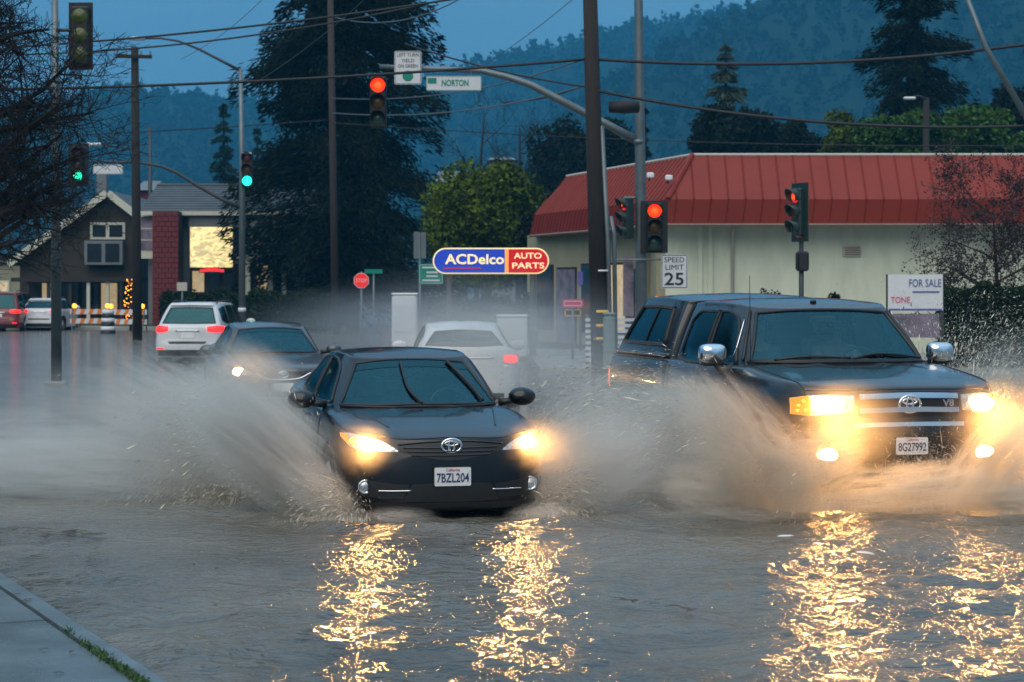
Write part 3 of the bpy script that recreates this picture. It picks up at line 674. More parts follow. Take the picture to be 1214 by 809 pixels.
    hip = MB(); hip.tube([r1[0] + Vector((0, -.02, .02)), r2[0] + Vector((0, -.02, .03))], 0.07, 6); hip.build('hip_cap', 'red_metal', root)
    edge = MB()
    for i in (0, n - 1): edge.tube([r0[i] - Vector((0, .01, .03)), r0[(i + 1) % n] - Vector((0, .01, .03))], 0.045, 5)
    edge.build('eave_edge', 'soffit', root)
    # standing seams
    def seams(i, step):
        j = (i + 1) % n; L = (r1[j] - r1[i]).length; m = int(L / step)
        dv = (r1[j] - r1[i]).normalized(); up = (r2[i] - r1[i]); up = up - dv * up.dot(dv)
        outn = dv.cross(up).normalized()
        L2 = [(r2[i] - r1[i]).dot(dv), (r2[j] - r1[i]).dot(dv)]
        for k in range(m):
            a = (k + 0.5) * step; p = r1[i] + dv * a; q = p + up
            if a < L2[0]: q = p + up * (a / L2[0])
            elif a > L2[1]: q = p + up * max(0.02, (L - a) / max(L - L2[1], 1e-3))
            MB().tube([p + outn * 0.015, q + outn * 0.015], 0.024, 4).build('roof_seam', 'red_metal', so)
            fp = r0[i] + dv * a; MB().tube([fp + outn * .01, r1[i] + dv * a + outn * 0.01], 0.016, 4).build('fascia_seam', 'red_fascia', fo)
    seams(0, 0.47); seams(n - 1, 0.33)
    # small floodlights on the roof corner
    for px, py in ((771, 208), (793, 211)):
        p = P(px, py, 54.3) - A; f = MB().bev(p, (0.20, 0.16, 0.15), 0.03).build('floodlight', 'luminaire', root); MB().tube([p, p + Vector((0, .5, -.12))], 0.025, 6).build('bracket', 'dark_steel', f)
    return root
red_roof_building()

def gable_house():
    d = 100; s = F / d; A = PG(92, d, 0.2)
    root = empty('gabled_house', A, 0, 'dark brown house with a cream-trimmed gable and a small upper window', 'house')
    X = lambda px: (px - 92) / s
    Z = lambda py: CZ + (HZ - py) / s - 0.2
    pk, le, re = (X(130), Z(231)), (X(14), Z(315)), (X(170), Z(262))
    dep = 9.0
    base = Z(392)
    MB().prism([(le[0] + .4, 0), (re[0] - .3, 0), (re[0] - .3, re[1] + .1), (pk[0], pk[1] - .25), (le[0] + .4, le[1] + .05)], dep).build('wall', 'brown_wall', root)
    th = 0.22
    def slope(a, b, nm):
        v = MB(); dx, dz = b[0] - a[0], b[1] - a[1]; l = math.hypot(dx, dz); nx, nz_ = -dz / l * th, dx / l * th
        if nz_ < 0: nx, nz_ = -nx, -nz_
        v.add([(x, y, z) for y in (-0.6, dep) for x, z in ((a[0], a[1]), (b[0], b[1]), (b[0] + nx, b[1] + nz_), (a[0] + nx, a[1] + nz_))], [(0, 1, 2, 3), (7, 6, 5, 4), (0, 4, 5, 1), (1, 5, 6, 2), (2, 6, 7, 3), (3, 7, 4, 0)])
        r = v.build('roof', 'roof_slate', root)
        t = MB(); y0, y1 = -0.68, -0.602; k = 0.34 / th
        t.add([(x, y, z) for y in (y0, y1) for x, z in ((a[0] - nx * .5, a[1] - nz_ * .5), (b[0] - nx * .5, b[1] - nz_ * .5), (b[0] + nx * 1.05, b[1] + nz_ * 1.05), (a[0] + nx * 1.05, a[1] + nz_ * 1.05))], [(0, 1, 2, 3), (7, 6, 5, 4), (0, 4, 5, 1), (1, 5, 6, 2), (2, 6, 7, 3), (3, 7, 4, 0)])
        t.build('barge_board', 'trim_cream', r)
    slope(le, pk, 'l'); slope(pk, re, 'r')
    # upper window pair and a bay below
    cx, cz = X(128), Z(274); w = MB().box((cx, -0.05, cz), (1.75, 0.12, 0.85)).build('window', 'trim_cream', root)
    for k in (-1, 1): MB().box((cx + k * 0.42, -0.12, cz), (0.66, 0.04, 0.60)).build('pane', 'window_dark', w)
    b = MB().box((cx - .1, -0.35, Z(300)), (1.9, 0.6, 1.2)).build('bay', 'wall_grey', root)
    for k in (-1, 1): MB().box((cx - .1 + k * 0.45, -0.67, Z(300)), (0.7, 0.04, 0.9)).build('pane', 'window_dark', b)
    # porch with posts
    MB().box((X(105), -1.5, Z(332)), (6.4, 2.6, 0.2)).build('porch_roof', 'brown_dark', root)
    for px in (48, 72, 97, 118, 140, 156):
        MB().box((X(px), -2.6, Z(332) / 2 - .05), (0.16, 0.16, Z(332) - .12)).build('porch_post', 'trim_cream' if px in (118, 140) else 'brown_dark', root)
    for px, m in ((60, 'window_lit'), (84, 'window_dark'), (108, 'window_dark'), (130, 'window_lit'), (148, 'window_dark')):
        f = MB().box((X(px), -0.04, 1.35), (0.95, 0.08, 1.5)).build('window', 'brown_dark', root); MB().box((X(px), -0.1, 1.35), (0.8, 0.04, 1.35)).build('pane', m, f)
    MB().box((X(106), 3.2, Z(214)), (0.5, 0.5, 1.6)).build('chimney', 'wall_grey', root)
    return root
gable_house()

def cream_shop():
    d = 112; s = F / d; A = PG(20, d, 0.2); root = empty('low_shop', A, 0, 'low cream building behind the leafless street tree', 'building')
    MB().box((0, 2.5, 1.6), (7.4, 5, 3.2)).build('wall', 'wall_cream', root); MB().bev((0, 2.5, 3.3), (7.9, 5.6, 0.24), 0.05).build('roof', 'roof_slate', root)
    for i, x in enumerate((-2.6, -1.0, 0.8, 2.5)):
        f = MB().box((x, -0.03, 1.5), (1.2, 0.1, 1.4)).build('window', 'trim_cream', root); MB().box((x, -0.09, 1.5), (1.0, 0.04, 1.2)).build('pane', 'window_lit' if i in (1,) else 'window_dark', f)
cream_shop()

def slate_building():
    d = 95; s = F / d; A = PG(258, d, 0.26)
    root = empty('restaurant', A, 0, 'grey building with a long blue-grey shingled roof and a dark red brick tower', 'building')
    X = lambda px: (px - 258) / s
    Z = lambda py: CZ + (HZ - py) / s - 0.26
    x0, x1 = X(166), X(430); ze = Z(254); zr = Z(214); dep = 8.0
    MB().box(((x0 + x1) / 2, dep / 2 + .5, ze / 2), (x1 - x0 - .6, dep, ze)).build('wall', 'wall_grey', root)
    r = MB(); r.add([(x0, -0.5, ze), (x1, -0.5, ze), (x1, 4.5, zr), (x0, 4.5, zr), (x1, 9.2, ze), (x0, 9.2, ze)], [(0, 1, 2, 3), (3, 2, 4, 5), (0, 3, 5), (1, 4, 2), (0, 5, 4, 1)])
    ro = r.build('roof', 'roof_slate', root)
    # shingle courses
    for k in range(1, 12):
        t = k / 12; MB().box(((x0 + x1) / 2, -0.5 + 5 * t, ze + (zr - ze) * t + 0.015), (x1 - x0 - .05, 0.05, 0.035)).build('shingle_course', 'roof_slate', ro)
    MB().box(((x0 + x1) / 2, 4.5, zr + 0.04), (x1 - x0, 0.25, 0.07)).build('ridge_cap', 'wall_grey', ro)
    MB().box(((x0 + x1) / 2, -0.56, ze + 0.02), (x1 - x0 + .1, 0.1, 0.20)).build('gutter', 'trim_cream', root)
    MB().box(((X(225) + X(430)) / 2, -0.2, Z(262)), (X(430) - X(225), 0.3, 0.62)).build('frieze', 'wall_grey', root)
    for px in (277, 322): MB().bev((X(px), 4.3, zr + .3), (0.5, 0.5, 0.75), .05).build('roof_vent', 'luminaire', ro)
    # brick tower: every brick of the front
    tx0, tx1 = X(188), X(218); tz = Z(252); tw = tx1 - tx0
    t = MB().box(((tx0 + tx1) / 2, -0.9, tz / 2), (tw, 1.4, tz)).build('brick_tower', 'mortar', root)
    bw, bh = tw / 4, tz / 22; src = None
    for row in range(22):
        off = 0 if row % 2 else bw / 2; x = tx0 - off; 
        while x < tx1 - 0.02:
            a, b2 = max(x + .012, tx0), min(x + bw - .012, tx1)
            if b2 - a > 0.06:
                MB().box(((a + b2) / 2, -1.62, (row + .5) * bh), (b2 - a, 0.06, bh - .03)).build('brick', 'brick_red', t)
            x += bw
    # glazed bay left of the tower
    f = MB().box((X(177), -0.15, Z(282)), (0.85, 0.25, 2.0)).build('window', 'trim_cream', root)
    for k in range(3): MB().box((X(177), -0.29, Z(300) + 0.35 + k * 0.55), (0.68, 0.04, 0.46)).build('pane', 'poster', f)
    # recessed dark shopfront
    sf = MB().box(((X(285) + X(226)) / 2, -0.1, Z(332)), (X(285) - X(226), 0.2, 1.5)).build('shopfront', 'brown_dark', root)
    for px, m in ((236, 'window_lit'), (254, 'window_dark'), (272, 'window_dark')): MB().box((X(px), -0.24, Z(334)), (0.55, 0.05, 1.0)).build('pane', m, sf)
    # gabled porch at the right
    g = MB().prism([(X(286), Z(304)), (X(346), Z(304)), (X(346), Z(290)), (X(312), Z(264))], 1.6, Matrix.Translation((0, -1.8, 0))).build('porch_gable', 'wall_grey', root)
    MB().prism([(X(289), Z(302)), (X(325), Z(302)), (X(306), Z(268))], 0.06, Matrix.Translation((0, -1.88, 0))).build('gable_panel', 'pale_trim', g)
    MB().box((X(316), -1.9, Z(305)), (X(346) - X(286), 0.12, 0.14)).build('porch_beam', 'trim_cream', root)
    for px in (300, 326, 342): MB().box((X(px), -1.75, Z(305) / 2), (0.22, 0.22, Z(305) - .05)).build('porch_post', 'trim_cream', root)
    for px, m in ((294, 'window_dark'), (312, 'window_lit'), (334, 'window_dark')): MB().box((X(px), -0.06, Z(330)), (0.55, 0.06, 1.4)).build('pane', m, root)
    # lit yellow sign with its neon bar
    c = Vector((X(256), -1.3, Z(294))); q = empty('lit_sign', A + c, 0, 'square glowing yellow panel sign beside the red brick tower', 'sign')
    MB().bev((0, 0, 0), (2.12, 0.24, 2.02), 0.04).build('frame', 'dark_steel', q); MB().box((0, -0.13, 0), (2.0, 0.03, 1.9)).build('panel', 'lit_panel', q)
    MB().box((0, 0.6, -0.3), (0.16, 1.1, 0.16)).build('bracket', 'dark_steel', q)
    q2 = empty('neon_sign', A + Vector((X(256), -1.25, Z(322))), 0, 'red neon bar glowing below the yellow panel sign', 'sign')
    MB().tube([(-.55, 0, .02), (-.2, 0, .06), (.2, 0, .06), (.55, 0, .02)], 0.055, 8).build('tube', 'neon_red', q2, True); MB().box((0, 0.09, 0.02), (1.2, 0.08, 0.2)).build('backing', 'dark_steel', q2); MB().box((0, 0.55, 0.02), (0.1, 0.9, 0.1)).build('bracket', 'dark_steel', q2)
slate_building()

def far_building(px, d, y0, y1, w, lab, m='wall_grey', name='far_house'):
    s = F / d; A = PG(px, d); root = empty(name, A, 0, lab, 'building'); zt = CZ + (HZ - y0) / s; ze = CZ + (HZ - y1) / s; ww = w / s
    MB().box((0, 3, ze / 2), (ww * .94, 6, ze)).build('wall', m, root)
    MB().add([(-ww / 2, -.4, ze), (ww / 2, -.4, ze), (ww / 2, 6.4, ze), (-ww / 2, 6.4, ze), (-ww / 2 * .8, 3, zt), (ww / 2 * .8, 3, zt)], [(0, 1, 5, 4), (1, 2, 5), (2, 3, 4, 5), (3, 0, 4), (3, 2, 1, 0)]).build('roof', 'wall_grey', root)
    for k in (-1, 1):
        f = MB().box((k * ww * .24, -.03, ze * .8), (ww * .2, .08, ze * .14)).build('window', 'trim_cream', root); MB().box((k * ww * .24, -.09, ze * .8), (ww * .16, .04, ze * .11)).build('pane', 'window_dark', f)
far_building(650, 135, 209, 222, 40, 'far house with a pale roof just left of the red roof')
far_building(532, 120, 200, 226, 36, 'far pale house between the dark conifer and the yellow-green tree')
far_building(595, 150, 184, 190, 34, 'far house with only its pale roof tip above the yellow-green tree')
far_building(172, 140, 212, 226, 26, 'far dull red house behind the gabled house', 'brick_red')

# ================================================================ STREET FURNITURE
def signal_head(root, c, rz, lit, housing='signal_black', backplate=True, sc=1.0, plate_w=0.62, plate_h=1.28, offs=('lens_red_off', 'lens_amber_off', 'lens_green_off'), visors=True, glow='lens_red_on'):
    """three-section head at c (its middle), facing -Y turned by rz; parts of root"""
    M = Matrix.Translation(Vector(c)) @ Matrix.Rotation(rz, 4, 'Z') @ Matrix.Scale(sc, 4)
    def put(mb, nm, m, par, sm=False):
        mb.v = [tuple(M @ Vector(v)) for v in mb.v]; return mb.build(nm, m, par, sm)
    hs = put(MB().bev((0, 0.10, 0), (0.34, 0.20, 1.06), 0.03), 'housing', housing, root)
    if backplate:
        put(MB().bev((0, 0.13, 0), (plate_w, 0.02, plate_h), 0.008), 'backplate', housing, root)
    for i, z in enumerate((0.345, 0.0, -0.345)):
        on = (i == lit)
        m = (glow if i == 0 else 'lens_green_on') if on else offs[i]
        put(MB().lathe([(0.0, -0.035), (0.06, -0.03), (0.11, -0.012), (0.155, 0.004), (0.155, 0.02)], (0, 0, z), 'Y', 20), 'lens', m, hs, True)
        if on and i == 0: put(MB().lathe([(0.0, -0.045), (0.05, -0.043), (0.075, -0.036), (0.075, -0.02)], (0, 0, z), 'Y', 14), 'led_core', 'lens_red_core', hs, True)
        if visors:
            vs = []; nn = 18; fs = []
            for k in range(nn + 1):
                a = PI * (-0.18 + 1.36 * k / nn)
                dd = 0.24
                for (r, y) in ((0.158, 0.0), (0.158, -dd * (0.55 + 0.45 * max(0, math.sin(a)))), (0.168, -dd * (0.55 + 0.45 * max(0, math.sin(a)))), (0.168, 0.0)):
                    vs.append((r * math.cos(a), y, z + r * math.sin(a)))
            for k in range(nn):
                for j in range(3): fs.append((k * 4 + j, k * 4 + j + 1, k * 4 + 5 + j, k * 4 + 4 + j))
            put(MB().add(vs, fs), 'visor', housing, hs, True)
    return hs
def sag(a, b, drop, n=14):
    a, b = Vector(a), Vector(b); return [a.lerp(b, t) - Vector((0, 0, drop * 4 * t * (1 - t))) for t in np.linspace(0, 1, n)]
def sign_panel(root, c, w, h, rz, name, m, d=0.02, border=None, r=0.03):
    """rounded rectangle"""
    poly = []
    for (cx, cz, a0) in ((w / 2 - r, h / 2 - r, 0), (-w / 2 + r, h / 2 - r, 90), (-w / 2 + r, -h / 2 + r, 180), (w / 2 - r, -h / 2 + r, 270)):
        for k in range(5): a = R(a0 + 22.5 * k); poly.append((cx + r * math.cos(a), cz + r * math.sin(a)))
    M = Matrix.Translation(Vector(c)) @ Matrix.Rotation(rz, 4, 'Z')
    o = MB().prism(poly[::-1], d, M).build(name, m, root)
    if border:
        bm_, bw, ins = border
        f = MB()
        for (x, z, ww, hh) in ((0, h / 2 - ins, w - 2 * ins, bw), (0, -h / 2 + ins, w - 2 * ins, bw), (w / 2 - ins, 0, bw, h - 2 * ins - bw * 1.05), (-w / 2 + ins, 0, bw, h - 2 * ins - bw * 1.05)):
            f.box(M @ Vector((x, -0.003, z)), (ww, 0.004, hh), rz=rz)
        f.build('border', bm_, o)
    return o

def main_mast():
    d = 46; B = PG(760, d, 0.0); s = F / d
    root = empty('signal_mast', B, 0, 'tall steel mast with a curved signal arm beside the dark wooden pole', 'traffic signal')
    L = lambda px, py, dd=d: P(px, py, dd) - B
    MB().tube([(0, 0, 0), (0, 0, 3), L(757, 0), L(756, -60)], [0.15, 0.135, 0.10, 0.09], 14).build('pole', 'steel', root, True)
    arm = [L(757, 168), L(720, 148), L(670, 122), L(630, 101), L(600, 91), L(570, 84), L(520, 82), L(450, 79)]
    MB().tube(arm, [0.10, .095, .088, .082, .076, .070, .062, .05], 12).build('mast_arm', 'steel', root, True)
    MB().bev((0, 0, 0.1), (0.5, 0.5, 0.2), 0.03).build('base_plate', 'concrete', root)
    MB().tube([(0.12 * math.cos(k), 0.12 * math.sin(k), 0) for k in ()] or [L(757, 165) - Vector((0, .02, .12)), L(757, 171) + Vector((0, -.02, .1))], 0.13, 12).build('arm_flange', 'steel', root, True)
    def head(nm, px, py, lit, rz, label, dd=d, **kw):
        p = P(px, py, dd); r = empty(nm, p, 0, label, 'traffic light'); signal_head(r, (0, 0, 0), rz, lit, **kw); return r
    h1 = head('traffic_light', 448, 121, 0, 0, 'traffic light glowing red at the end of the curved mast arm', d - .15, backplate=False, sc=1.12)
    h1.location.z += 0.0
    MB().tube([(0, .12, .35), (0, .14, .66)], 0.03, 6).build('hanger', 'dark_steel', h1)
    h2 = head('traffic_light', 776, 269, 0, 0, 'traffic light glowing red on a dark backplate beside the speed limit sign', d - .35, sc=1.05, plate_w=0.60, plate_h=1.14)
    MB().tube([(-.02, .1, .3), (-.30, .33, .3)], 0.03, 6).build('bracket', 'dark_steel', h2)
    h3 = head('traffic_light', 740, 259, 0, R(-68), 'traffic light turned sideways on the mast with a dim red lens', d - .1, backplate=False, sc=0.9, housing='signal_green_housing', glow='lens_red_dim')
    MB().tube([(.0, .1, .48), (.33, .1, .48)], 0.03, 6).build('bracket', 'steel', h3)
    # speed limit sign on a long bracket
    q = empty('speed_limit_sign', P(799.5, 322, d - .3), 0, 'white speed limit 25 sign on a long bracket', 'road sign')
    sign_panel(q, (0, 0, 0), 0.61, 0.78, 0, 'panel', 'sign_white', border=('sign_black', 0.014, 0.02))
    text('SPEED', 'lettering', 'sign_black', q, face_M((0, -0.004, 0.26)), 0.17, 0.46); text('LIMIT', 'lettering', 'sign_black', q, face_M((0, -0.004, 0.09)), 0.17, 0.42)
    text('25', 'lettering', 'sign_black', q, face_M((0, -0.004, -0.19)), 0.40, 0.44, bold=0.006)
    MB().tube([P(720, 308, d - .2) - q.location, P(790, 308, d - .2) - q.location], 0.022, 6).build('bracket', 'steel', q)
    # left turn sign on the arm
    q = empty('left_turn_sign', P(483.5, 80.5, d - .12), 0, 'white left turn yield on green sign on the mast arm', 'road sign')
    sign_panel(q, (0, 0, 0), 0.62, 0.77, 0, 'panel', 'sign_white', border=('sign_black', 0.010, 0.018))
    for t, z, w_ in (('LEFT TURN', .29, .50), ('YIELD', .16, .30), ('ON GREEN', .035, .46)): text(t, 'lettering', 'sign_black', q, face_M((0, -0.004, z)), 0.115, w_)
    MB().lathe([(0.0, -0.006), (0.125, -0.006), (0.125, 0.0)], (0, 0, -0.19), 'Y', 24).build('green_disc', 'sign_green', q)
    MB().box((0, 0.06, 0), (0.1, 0.1, 0.5)).build('clamp', 'steel', q)
    # street name sign below the arm
    q = empty('street_name_sign', P(538, 99, d - .1), 0, 'white street-name sign with green lettering under the mast arm', 'street sign')
    sign_panel(q, (0, 0, 0), 1.27, 0.34, 0, 'panel', 'sign_white', border=('sign_green', 0.008, 0.012))
    text('NORTON', 'lettering', 'sign_green', q, face_M((0.03, -0.004, 0.0)), 0.20, 0.62, bold=0.006)
    MB().bev((-0.50, -0.004, 0.06), (0.2, 0.012, 0.13), 0.004).build('block_number', 'sign_green', q)
    for x in (-.4, .4): MB().tube([(x, 0.03, 0.14), (x, 0.05, 0.34)], 0.015, 6).build('hanger', 'steel', q)
mat('lens_red_dim', (0.6, 0.03, 0.03), 0.3, emit=(1.0, 0.03, 0.03), estr=0.55)
main_mast()

def right_signal():
    d = 44; B = PG(950, d, 0.2); root = empty('traffic_light', B, 0, 'traffic light on a short post, seen side-on with a tall backplate', 'traffic light')
    s = F / d; Z = lambda py: CZ + (HZ - py) / s - 0.2
    MB().tube([(0, 0, 0), (0, 0, Z(286))], [0.06, 0.055], 10).build('post', 'dark_steel', root, True)
    MB().bev((0, 0, .06), (.3, .3, .12), .02).build('base_plate', 'dark_steel', root)
    signal_head(root, ((942 - 950) / s, -0.1, Z(252)), R(-62), 0, 'signal_green_housing', True, 1.0, 0.62, 1.30, glow='lens_red_dim')
    MB().bev((0.02, 0, Z(310)), (0.26, 0.34, 0.44), 0.04).build('pedestrian_head', 'signal_black', root); MB().bev((-.12, -.16, Z(310)), (0.06, 0.06, 0.36), 0.015).build('pedestrian_visor', 'signal_black', root)
    MB().bev((-0.02, -.05, Z(279)), (0.2, 0.2, 0.12), 0.03).build('mounting', 'orange_plastic', root)
right_signal()

def left_mast():
    d = 75; B = PG(287, d, 0.2); s = F / d
    root = empty('signal_mast', B, 0, 'steel mast with a lamp arm and a low signal arm behind the white crossover', 'traffic signal')
    L = lambda px, py, dd=d: P(px, py, dd) - B
    MB().tube([(0, 0, 0), L(287, 200), L(285, 82)], [0.13, 0.11, 0.075], 12).build('pole', 'steel', root, True)
    MB().tube([L(285, 84), L(262, 72), L(235, 58), L(212, 49), L(190, 45.5), L(170, 46)], [.06, .055, .05, .045, .04, .035], 10).build('lamp_arm', 'dark_steel', root, True)
    lum = MB(); lum.bev(L(163, 46), (0.6, 0.28, 0.13), 0.05); lum.build('luminaire', 'luminaire', root)
    MB().tube([L(286, 247), L(262, 236), L(235, 221), L(210, 205), L(190, 197), L(165, 193), L(120, 192), L(92, 192)], [.08, .076, .07, .064, .058, .052, .046, .04], 10).build('mast_arm', 'dark_steel', root, True)
    MB().bev((0, 0, .1), (.45, .45, .2), .03).build('base_plate', 'concrete', root); MB().tube([(0, 0, 0.9), (0, 0, 1.05)], .15, 12).build('band', 'luminaire', root, True)
    a = empty('traffic_light', P(293, 201, d - .2), 0, 'traffic light glowing green on the steel mast itself', 'traffic light'); signal_head(a, (0, 0, 0), 0, 2, sc=1.25, backplate=False)
    MB().tube([(0, .12, .4), (-.18, .2, .4)], 0.03, 6).build('bracket', 'dark_steel', a); MB().bev((0, .05, .6), (.34, .3, .06), .02).build('cap', 'luminaire', a)
    b = empty('traffic_light', P(92, 195, d - .2), 0, 'traffic light glowing green at the tip of the low signal arm', 'traffic light'); signal_head(b, (0, 0, 0), 0, 2, sc=1.25, backplate=True)
    q = empty('street_name_sign', P(128, 201, d - .1), 0, 'small white street-name sign hanging from the low signal arm', 'street sign'); sign_panel(q, (0, 0, 0), 1.12, 0.36, 0, 'panel', 'sign_white', border=('sign_green', 0.01, 0.02))
    for x in (-.35, .35): MB().tube([(x, 0.03, 0.14), (x, 0.05, 0.30)], 0.02, 6).build('hanger', 'steel', q)
left_mast()

def near_left_signal():
    d = 39; B = PG(67, d, 0.0); root = empty('signal_mast', B, 0, 'slim steel post behind the twigs of the leafless street tree', 'traffic signal'); s = F / d
    L = lambda px, py, dd=d: P(px, py, dd) - B
    MB().tube([(0, 0, 0), L(66, 180), L(65, -30)], [0.11, 0.09, 0.06], 12).build('pole', 'steel', root, True); MB().bev((0, 0, .1), (.4, .4, .2), .03).build('base_plate', 'concrete', root)
    MB().tube([L(66, 36), L(94, 36)], 0.035, 8).build('arm', 'dark_steel', root, True)
    a = empty('traffic_light', P(94, 42, d - .15), 0, 'unlit dark traffic light with olive lenses among the bare twigs', 'traffic light')
    signal_head(a, (0, 0, 0), 0, -1, sc=1.08, plate_w=0.44, plate_h=1.22, offs=('lens_olive', 'lens_olive', 'lens_olive'), visors=False)
near_left_signal()

# wooden poles
def wood_pole(px, d, py_top, r, label, lean=(0, 0), matn='pole_wood', arms=()):
    B = PG(px, d, 0.0); s = F / d; zt = CZ + (HZ - py_top) / s; root = empty('utility_pole', B, 0, label, 'utility pole')
    MB().tube([(0, 0, 0), (lean[0] * .5, lean[1] * .5, zt * .5), (lean[0], lean[1], zt)], [r * 1.1, r, r * .85], 12).build('pole', matn, root, True)
    for (py, w, rz) in arms:
        z = CZ + (HZ - py) / s; k = z / zt; c = Vector((lean[0] * k, lean[1] * k - r - .05, z)); b = MB().box(c, (w, 0.10, 0.12), rz=rz).build('crossarm', matn, root)
        for t in (-.45, -.2, .2, .45):
            p = c + Vector((math.cos(rz), math.sin(rz), 0)) * w * t; MB().lathe([(.03, 0.06), (.045, .1), (.03, .14), (.045, .18), (.02, .22)], p, 'Z', 8).build('insulator', 'box_green', b)
    return root
p1 = wood_pole(712, 44, -60, 0.18, 'thick dark wooden utility pole with yellow bands near its foot', (-0.26, 0))
MB().tube([(0.22, -.06, 0), (.16, -.06, 3), (0.02, -.05, 5.6)], 0.055, 8).build('conduit', 'steel', p1, True)
MB().tube([(0.34, -.02, 0), (.30, -.02, 3.2), (.22, -.02, 3.6)], 0.05, 8).build('conduit', 'steel', p1, True)
for py in (369.5, 386, 401.5):
    z = CZ + (HZ - py) * 44 / F; MB().lathe([(0.205, z - .03), (0.21, z), (0.205, z + .03)], (0, 0, 0), 'Z', 16).build('yellow_band', 'yellow_band', p1, True)
MB().lathe([(0.20, 2.38), (0.20, 2.42)], (0, 0, 0), 'Z', 16).build('band', 'luminaire', p1, True)
MB().lathe([(0.0, -.35), (.13, -.33), (.15, .0), (.13, .33), (0, .35)], P(740, 127, 44) - p1.location, 'X', 14).build('splice_case', 'wire', p1, True)
p2 = wood_pole(163, 72, 56, 0.16, 'dark wooden utility pole with a crossarm beside the gabled house', (-0.1, 0), arms=((68, 1.3, 0.15),))
p3 = wood_pole(398, 80, -70, 0.14, 'brown utility pole in front of the huge dark conifer', (-0.25, 0), 'pole_wood_pale')
p4 = wood_pole(1098, 84, 116, 0.15, 'short dark utility pole carrying a street lamp behind the red roof', (0, 0))
MB().tube([(0, -.1, P(1098, 118, 84).z), (-.35, -.1, P(1098, 114, 84).z), (-.6, -.1, P(1098, 116, 84).z)], 0.04, 6).build('lamp_arm', 'dark_steel', p4, True); MB().bev((-.72, -.1, P(1098, 117, 84).z), (.5, .25, .12), .04).build('luminaire', 'luminaire', p4)
p5 = wood_pole(178, 110, 150, 0.12, 'thin far pole carrying a street lamp beyond the gabled house', (0, 0), 'dark_steel')
MB().tube([(0, 0, P(0, 184, 110).z), (-1.2, 0, P(0, 176, 110).z), (-2.6, 0, P(0, 171.5, 110).z)], 0.05, 6).build('lamp_arm', 'dark_steel', p5, True); MB().bev((-3.2, 0, P(0, 171.5, 110).z), (1.0, .35, .18), .05).build('luminaire', 'luminaire', p5)

# overhead wires
WG = 'overhead wires strung between the utility poles'
def wire(a, b, drop, r, m='wire', lab='thin black overhead wire sagging between utility poles', n=20):
    pts = sag(a, b, drop, n); o = pts[0].copy(); w = MB().tube([p - o for p in pts], r, 5).build('overhead_wire', m, None, True, loc=o)
    return tag(w, lab, 'wire', WG)
def wpx(pts, r, m='wire', lab='thin black overhead wire sagging between utility poles', d0=44, d1=44):
    n = len(pts); xs = np.array([p[0] for p in pts], float); ys = np.array([p[1] for p in pts], float); q = []
    t = np.linspace(0, 1, 26); tx = np.linspace(0, 1, n)
    cx = np.interp(t, tx, xs); co = np.polyfit(xs, ys, min(2, n - 1)); 
    for a, x in zip(t, cx): q.append(P(x, np.polyval(co, x), d0 + (d1 - d0) * a))
    o = q[0].copy(); w = MB().tube([p - o for p in q], r, 5).build('overhead_wire', m, None, True, loc=o)
    return tag(w, lab, 'wire', WG)
wpx([(-60, 108), (160, 102), (330, 95), (448, 89), (700, 70)], 0.032, d0=44, d1=44, lab='black overhead wire running level across the picture past the end of the mast arm')
wpx([(20, 56), (160, 45), (320, 29), (545, -2)], 0.026, d0=46, d1=46, lab='upper of two black wires climbing towards the top of the huge conifer')
wpx([(20, 65), (160, 58), (320, 39), (560, -8)], 0.022, d0=47, d1=47, lab='lower of two black wires climbing towards the top of the huge conifer')
wpx([(702, 70), (800, 75), (930, 77), (1060, 68), (1240, 50)], 0.036, d0=44, d1=42, lab='heavy black cable running from the dark wooden pole over the hillside')
wpx([(480, 52), (560, 76), (700, 104)], 0.020, d0=46, d1=44, lab='short black wire dropping from the huge conifer to the dark wooden pole')
wpx([(600, 121), (655, 114), (700, 98)], 0.018, d0=60, d1=44, lab='short black wire rising to the dark wooden pole behind the mast arm')
wpx([(702, 104), (760, 121), (870, 135), (1000, 145), (1240, 149)], 0.034, d0=44, d1=42, lab='thick grey-black cable bundle sagging across the red roof and trees')
wpx([(392, 150), (480, 146), (620, 158), (760, 170), (1240, 172)], 0.014, d0=60, d1=52, lab='hair-thin black wire just above the ridge of the red roof')
wpx([(100, 160), (250, 152), (395, 142)], 0.022, d0=74, d1=80, lab='black wire from the crossarm pole to the brown pole low over the hill')
wpx([(394, 118), (470, 114), (590, 103), (690, 70)], 0.020, 'wire_pale', d0=79, d1=44, lab='upper pale wire running from the brown pole to the dark wooden pole')
wpx([(394, 134), (450, 137), (560, 130), (700, 100)], 0.022, 'wire_pale', d0=79, d1=44, lab='lower pale wire running from the brown pole to the dark wooden pole')
wpx([(394, 20), (430, 26), (480, 24), (550, -4)], 0.022, 'wire_pale', d0=79, d1=60, lab='pale grey overhead wire looping off the top of the brown pole')
wpx([(215, 70), (300, 10), (320, -10)], 0.010, 'wire_pale', d0=72, d1=60, lab='faint thin service wire rising steeply from the crossarm pole')
wpx([(300, 100), (385, 40), (440, -8)], 0.010, 'wire_pale', d0=76, d1=66, lab='faint thin service wire rising steeply beside the huge conifer')
wpx([(520, 110), (600, 60), (690, -10)], 0.010, 'wire_pale', d0=58, d1=50, lab='faint thin service wire rising steeply above the mast arm')
g = MB().tube([P(1140, -20, 42) - P(1140, -20, 42), P(1168, 55, 42) - P(1140, -20, 42), P(1226, 155, 42) - P(1140, -20, 42)], [.05, .06, .075], 8).build('guy_pole', 'steel', None, True, loc=P(1140, -20, 42)); tag(g, 'slanting grey guy strut crossing the hillside', 'guy wire')
